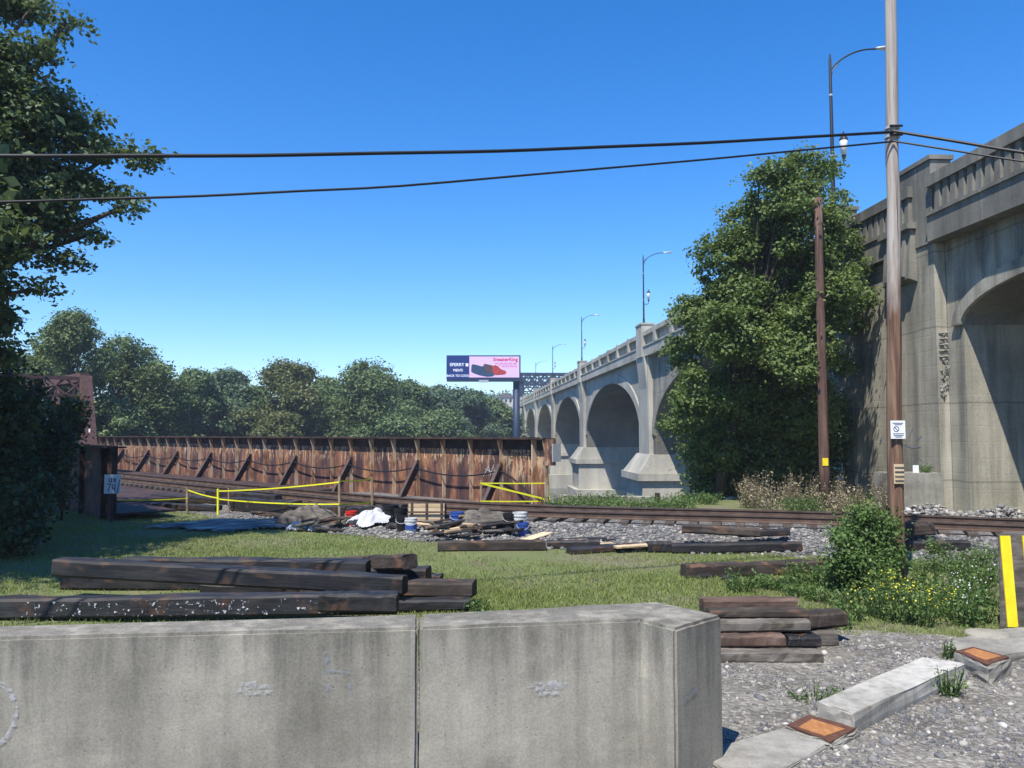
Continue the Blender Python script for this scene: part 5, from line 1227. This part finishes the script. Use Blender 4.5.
weed('weed sprouting at the end of the black timber pile', G(478, 611), .16, .2, 16, .05, 'leaf_weed', 305, None, 0, None)
for i in range(26):
    x = rr.uniform(742, 888); y = rr.uniform(502, 517) ; p = GG(x, y); sd_ += 1
    dry = rr.random() < .62
    weed('dry brown brush under the vine covered tree' if dry else 'green weed among the dry brush under the vine covered tree', p, rr.uniform(.6, 1.3) if dry else rr.uniform(.3, .6), .5, 30, .07, 'brush_dry' if dry else 'leaf_weed', sd_, None, 0, 'dry brush under the vine tree' if dry else 'green weeds in the brush', 'brush', 'dry_brush' if dry else 'weed', 10)
for i in range(26):
    x = 560 + i * 7.2 + rr.uniform(-3, 3); p = GG(min(x, 740), 512); p = Vector((p.x, p.y + rr.uniform(.2, 4.0), 0)); p.z = surf(p.x, p.y); sd_ += 1
    weed('green grass tuft along the low wall beyond the track', p, rr.uniform(.25, .45), .6, 22, .07, 'leaf_weed', sd_, None, 0, 'tufts along the low wall')

# ------------------------------------------------------------------ grass, gravel, ballast stones, rubble
r = np.random.default_rng(5)
def ingravel(X, Y): return Y < np.interp(X, [-20, -9, 2.3, 2.9, 4.0, 4.7, 5.5, 6.1, 7.5], [5, 7.2, 9.2, 9.25, 10.1, 10.15, 9.9, 9.75, 9.3])
N = 400000; Yg = 7.6 + (27 - 7.6) * r.uniform(0, 1, N) ** 1.4; Xg = (r.uniform(-.72, .70, N)) * Yg
sl_ = np.interp(Xg, TX, np.gradient(TY, TX)); d = (Yg - ty(Xg)) / np.sqrt(1 + sl_ ** 2) + 3.0
dens = .5 + .5 * np.sin(Xg * 1.1 + np.sin(Yg * .8) * 2) * np.sin(Yg * 1.4 + Xg * .5)
dens2 = np.sin(Xg * .45 + 1.3) * np.sin(Yg * .6 + .4)
keep = (~ingravel(Xg, Yg)) & (d + r.uniform(-.7, .5, N) < 0) & (r.uniform(0, 1, N) < .36 + .42 * dens + .42 * dens2)
Xg = Xg[keep]; Yg = Yg[keep]; n = len(Xg); Zg = terrain(Xg, Yg)
hh = r.uniform(.018, .055, n) * (1 + .6 * dens[keep]); a = r.uniform(0, 6.28, n); le = r.normal(size=(n, 2)) * .45 * hh[:, None]; wd = .006 + .004 * r.uniform(0, 1, n)
p = np.stack([Xg, Yg, Zg], 1); sx = np.stack([np.cos(a) * wd, np.sin(a) * wd, np.zeros(n)], 1); tp = p + np.stack([le[:, 0], le[:, 1], hh], 1)
V = np.stack([p - sx, p + sx, tp], 1).reshape(-1, 3)
tag(fast('grass', V, np.arange(3 * n).reshape(n, 3), 'grass_blade', None, np.repeat(r.uniform(0, 1, n), 3)), 'short patchy grass around the ties and timbers', 'grass', kind='stuff')
bmi = bmesh.new(); bmesh.ops.create_icosphere(bmi, subdivisions=1, radius=1); IV = np.array([v_.co[:] for v_ in bmi.verts]); IF = np.array([[v_.index for v_ in f.verts] for f in bmi.faces]); bmi.free()
def stones(name, label, X, Y, Z, size, seed, lo=0, hi=1, m='stone'):
    r = np.random.default_rng(seed); n = len(X); q = IV[None] * (1 + .28 * r.normal(size=(n, 12, 1)) * .6); sc3 = r.uniform(.6, 1.35, (n, 1, 3)) * np.array([1, 1, .7]); q = q * sc3
    a = r.uniform(0, 6.28, n); ca, sa = np.cos(a), np.sin(a); x = q[..., 0] * ca[:, None] - q[..., 1] * sa[:, None]; y = q[..., 0] * sa[:, None] + q[..., 1] * ca[:, None]
    s_ = size[:, None]; V = np.stack([x * s_ + X[:, None], y * s_ + Y[:, None], q[..., 2] * s_ + Z[:, None]], 2).reshape(-1, 3)
    F = (IF[None] + 12 * np.arange(n)[:, None, None]).reshape(-1, 3); rn = np.repeat(lo + (hi - lo) * r.uniform(0, 1, n) ** 1.4, 12)
    return tag(fast(name, V, F, m, None, rn), label, 'stones', kind='stuff')
N = 26000; Yg = 5.6 + 5.0 * r.uniform(0, 1, N) ** 1.1; Xg = r.uniform(.22, .78, N) * Yg; k = ingravel(Xg, Yg + r.normal(size=N) * .15) & (Xg > 1.2); Xg = Xg[k]; Yg = Yg[k]
pat = np.sin(Xg * 2.1 + 1) * np.sin(Yg * 1.9); k = r.uniform(0, 1, len(Xg)) < .55 + .5 * pat + .25 * np.sin(Xg * 5.3 + Yg * 3.1); Xg = Xg[k]; Yg = Yg[k]
stones('gravel_stones', 'loose mixed gravel beside the kerb and barrier', Xg, Yg, np.full(len(Xg), .022), .005 + .021 * r.uniform(0, 1, len(Xg)) ** 4, 1, 0, .93)
N = 15000; j = r.integers(8, 100, N); o = r.uniform(-3.6, -1.2, N) ; fr = r.uniform(0, 1, N)[:, None]; C = TRK[j] * (1 - fr) + TRK[np.minimum(j + 1, len(TRK) - 1)] * fr; PT = C + NN[j] * o[:, None]
k = (PT[:, 0] > -8) & (PT[:, 0] < 16) & (r.uniform(0, 1, N) < np.clip((o + 4.0) / 1.2, .1, 1)); PT = PT[k]; o = o[k]; Z_ = np.interp(o, [-3.7, -3.0, -2.4, -1.75, 1.75], [-.06, .06, .16, .30, .30])
stones('ballast_stones', 'grey crushed stone ballast along the railway track', PT[:, 0], PT[:, 1], np.maximum(Z_, 0) + .01, .025 + .04 * r.uniform(0, 1, len(Z_)) ** 1.5, 2, .1, .85)
N = 2600; u = r.uniform(0, 1, N); base = np.stack([np.interp(u, [0, 1], [10.6, 15.5]), np.interp(u, [0, 1], [22.3, 18.9])], 1); off = r.normal(size=N) * .55; hgt = np.clip(.38 - np.abs(off) * .34, 0, 1) * (.6 + .5 * np.sin(u * 11) ** 2)
X_ = base[:, 0] + off * .55; Y_ = base[:, 1] + off * .8; Z_ = np.array([surf(a, b) for a, b in zip(X_, Y_)]) + hgt * r.uniform(.2, 1, N)
stones('rubble_mound', 'mound of broken concrete rubble at the foot of the viaduct', X_, Y_, Z_, .025 + .075 * r.uniform(0, 1, N) ** 3, 3, .3, .95)
n = 260; Yb = r.uniform(6.2, 10, n); Xb = r.uniform(.28, .72, n) * Yb; k = ingravel(Xb, Yb + .2) & (Xb > 1.9); Xb = Xb[k]; Yb = Yb[k]
stones('loose_rocks', 'scattered larger rocks lying on the gravel', Xb, Yb, np.full(len(Xb), .022), .025 + .03 * r.uniform(0, 1, len(Xb)) ** 2, 9, .2, .95)
far_tree('green tree filling the far bank left of the olive tree', 210, 396, 440, 70, 100, 'leaf_far_mid', 58)
far_tree('green tree filling the far bank between olive and round trees', 322, 388, 440, 60, 112, 'leaf_far_mid', 59)
far_tree('pale green tree at the foot of the big round tree', 395, 415, 440, 70, 100, 'leaf_far_mid', 60)
far_tree('leafy tree standing between the bluish narrow tree and the olive one', 256, 386, 440, 56, 106, 'leaf_far_mid', 63)
far_tree('tall green tree squeezed between the olive tree and the round one', 328, 379, 440, 50, 116, 'leaf_far_dark', 64)
far_tree('green tree on the right shoulder of the big round tree', 408, 383, 440, 54, 122, 'leaf_far_mid', 65)
far_tree('full dark tree under the tall tree by the railway truss', 55, 350, 440, 80, 76, 'leaf_far_dark', 66)
far_tree('dense dark tree joining the two tall trees by the railway truss', 98, 365, 440, 70, 78, 'leaf_far_dark', 61)
far_tree('broad green tree behind the mid height feathery one', 160, 378, 440, 60, 96, 'leaf_far_mid', 62)
hz = MB().box(-1600, 1600, -450, 2300, -12, 42).build('haze', 'steel_black'); hm = bpy.data.materials.new('air'); hm.use_nodes = True; hm.node_tree.nodes.clear()
ho = hm.node_tree.nodes.new('ShaderNodeOutputMaterial'); hv = hm.node_tree.nodes.new('ShaderNodeVolumePrincipled'); hm.node_tree.links.new(hv.outputs[0], ho.inputs['Volume'])
hv.inputs['Color'].default_value = (.80, .88, 1, 1); hv.inputs['Density'].default_value = .0006; hv.inputs['Anisotropy'].default_value = .2
hz.data.materials.clear(); hz.data.materials.append(hm); tag(hz, 'thin pale summer haze in the air', 'haze', kind='stuff')
for o in bpy.data.objects:
    if '_o' in o: del o['_o']
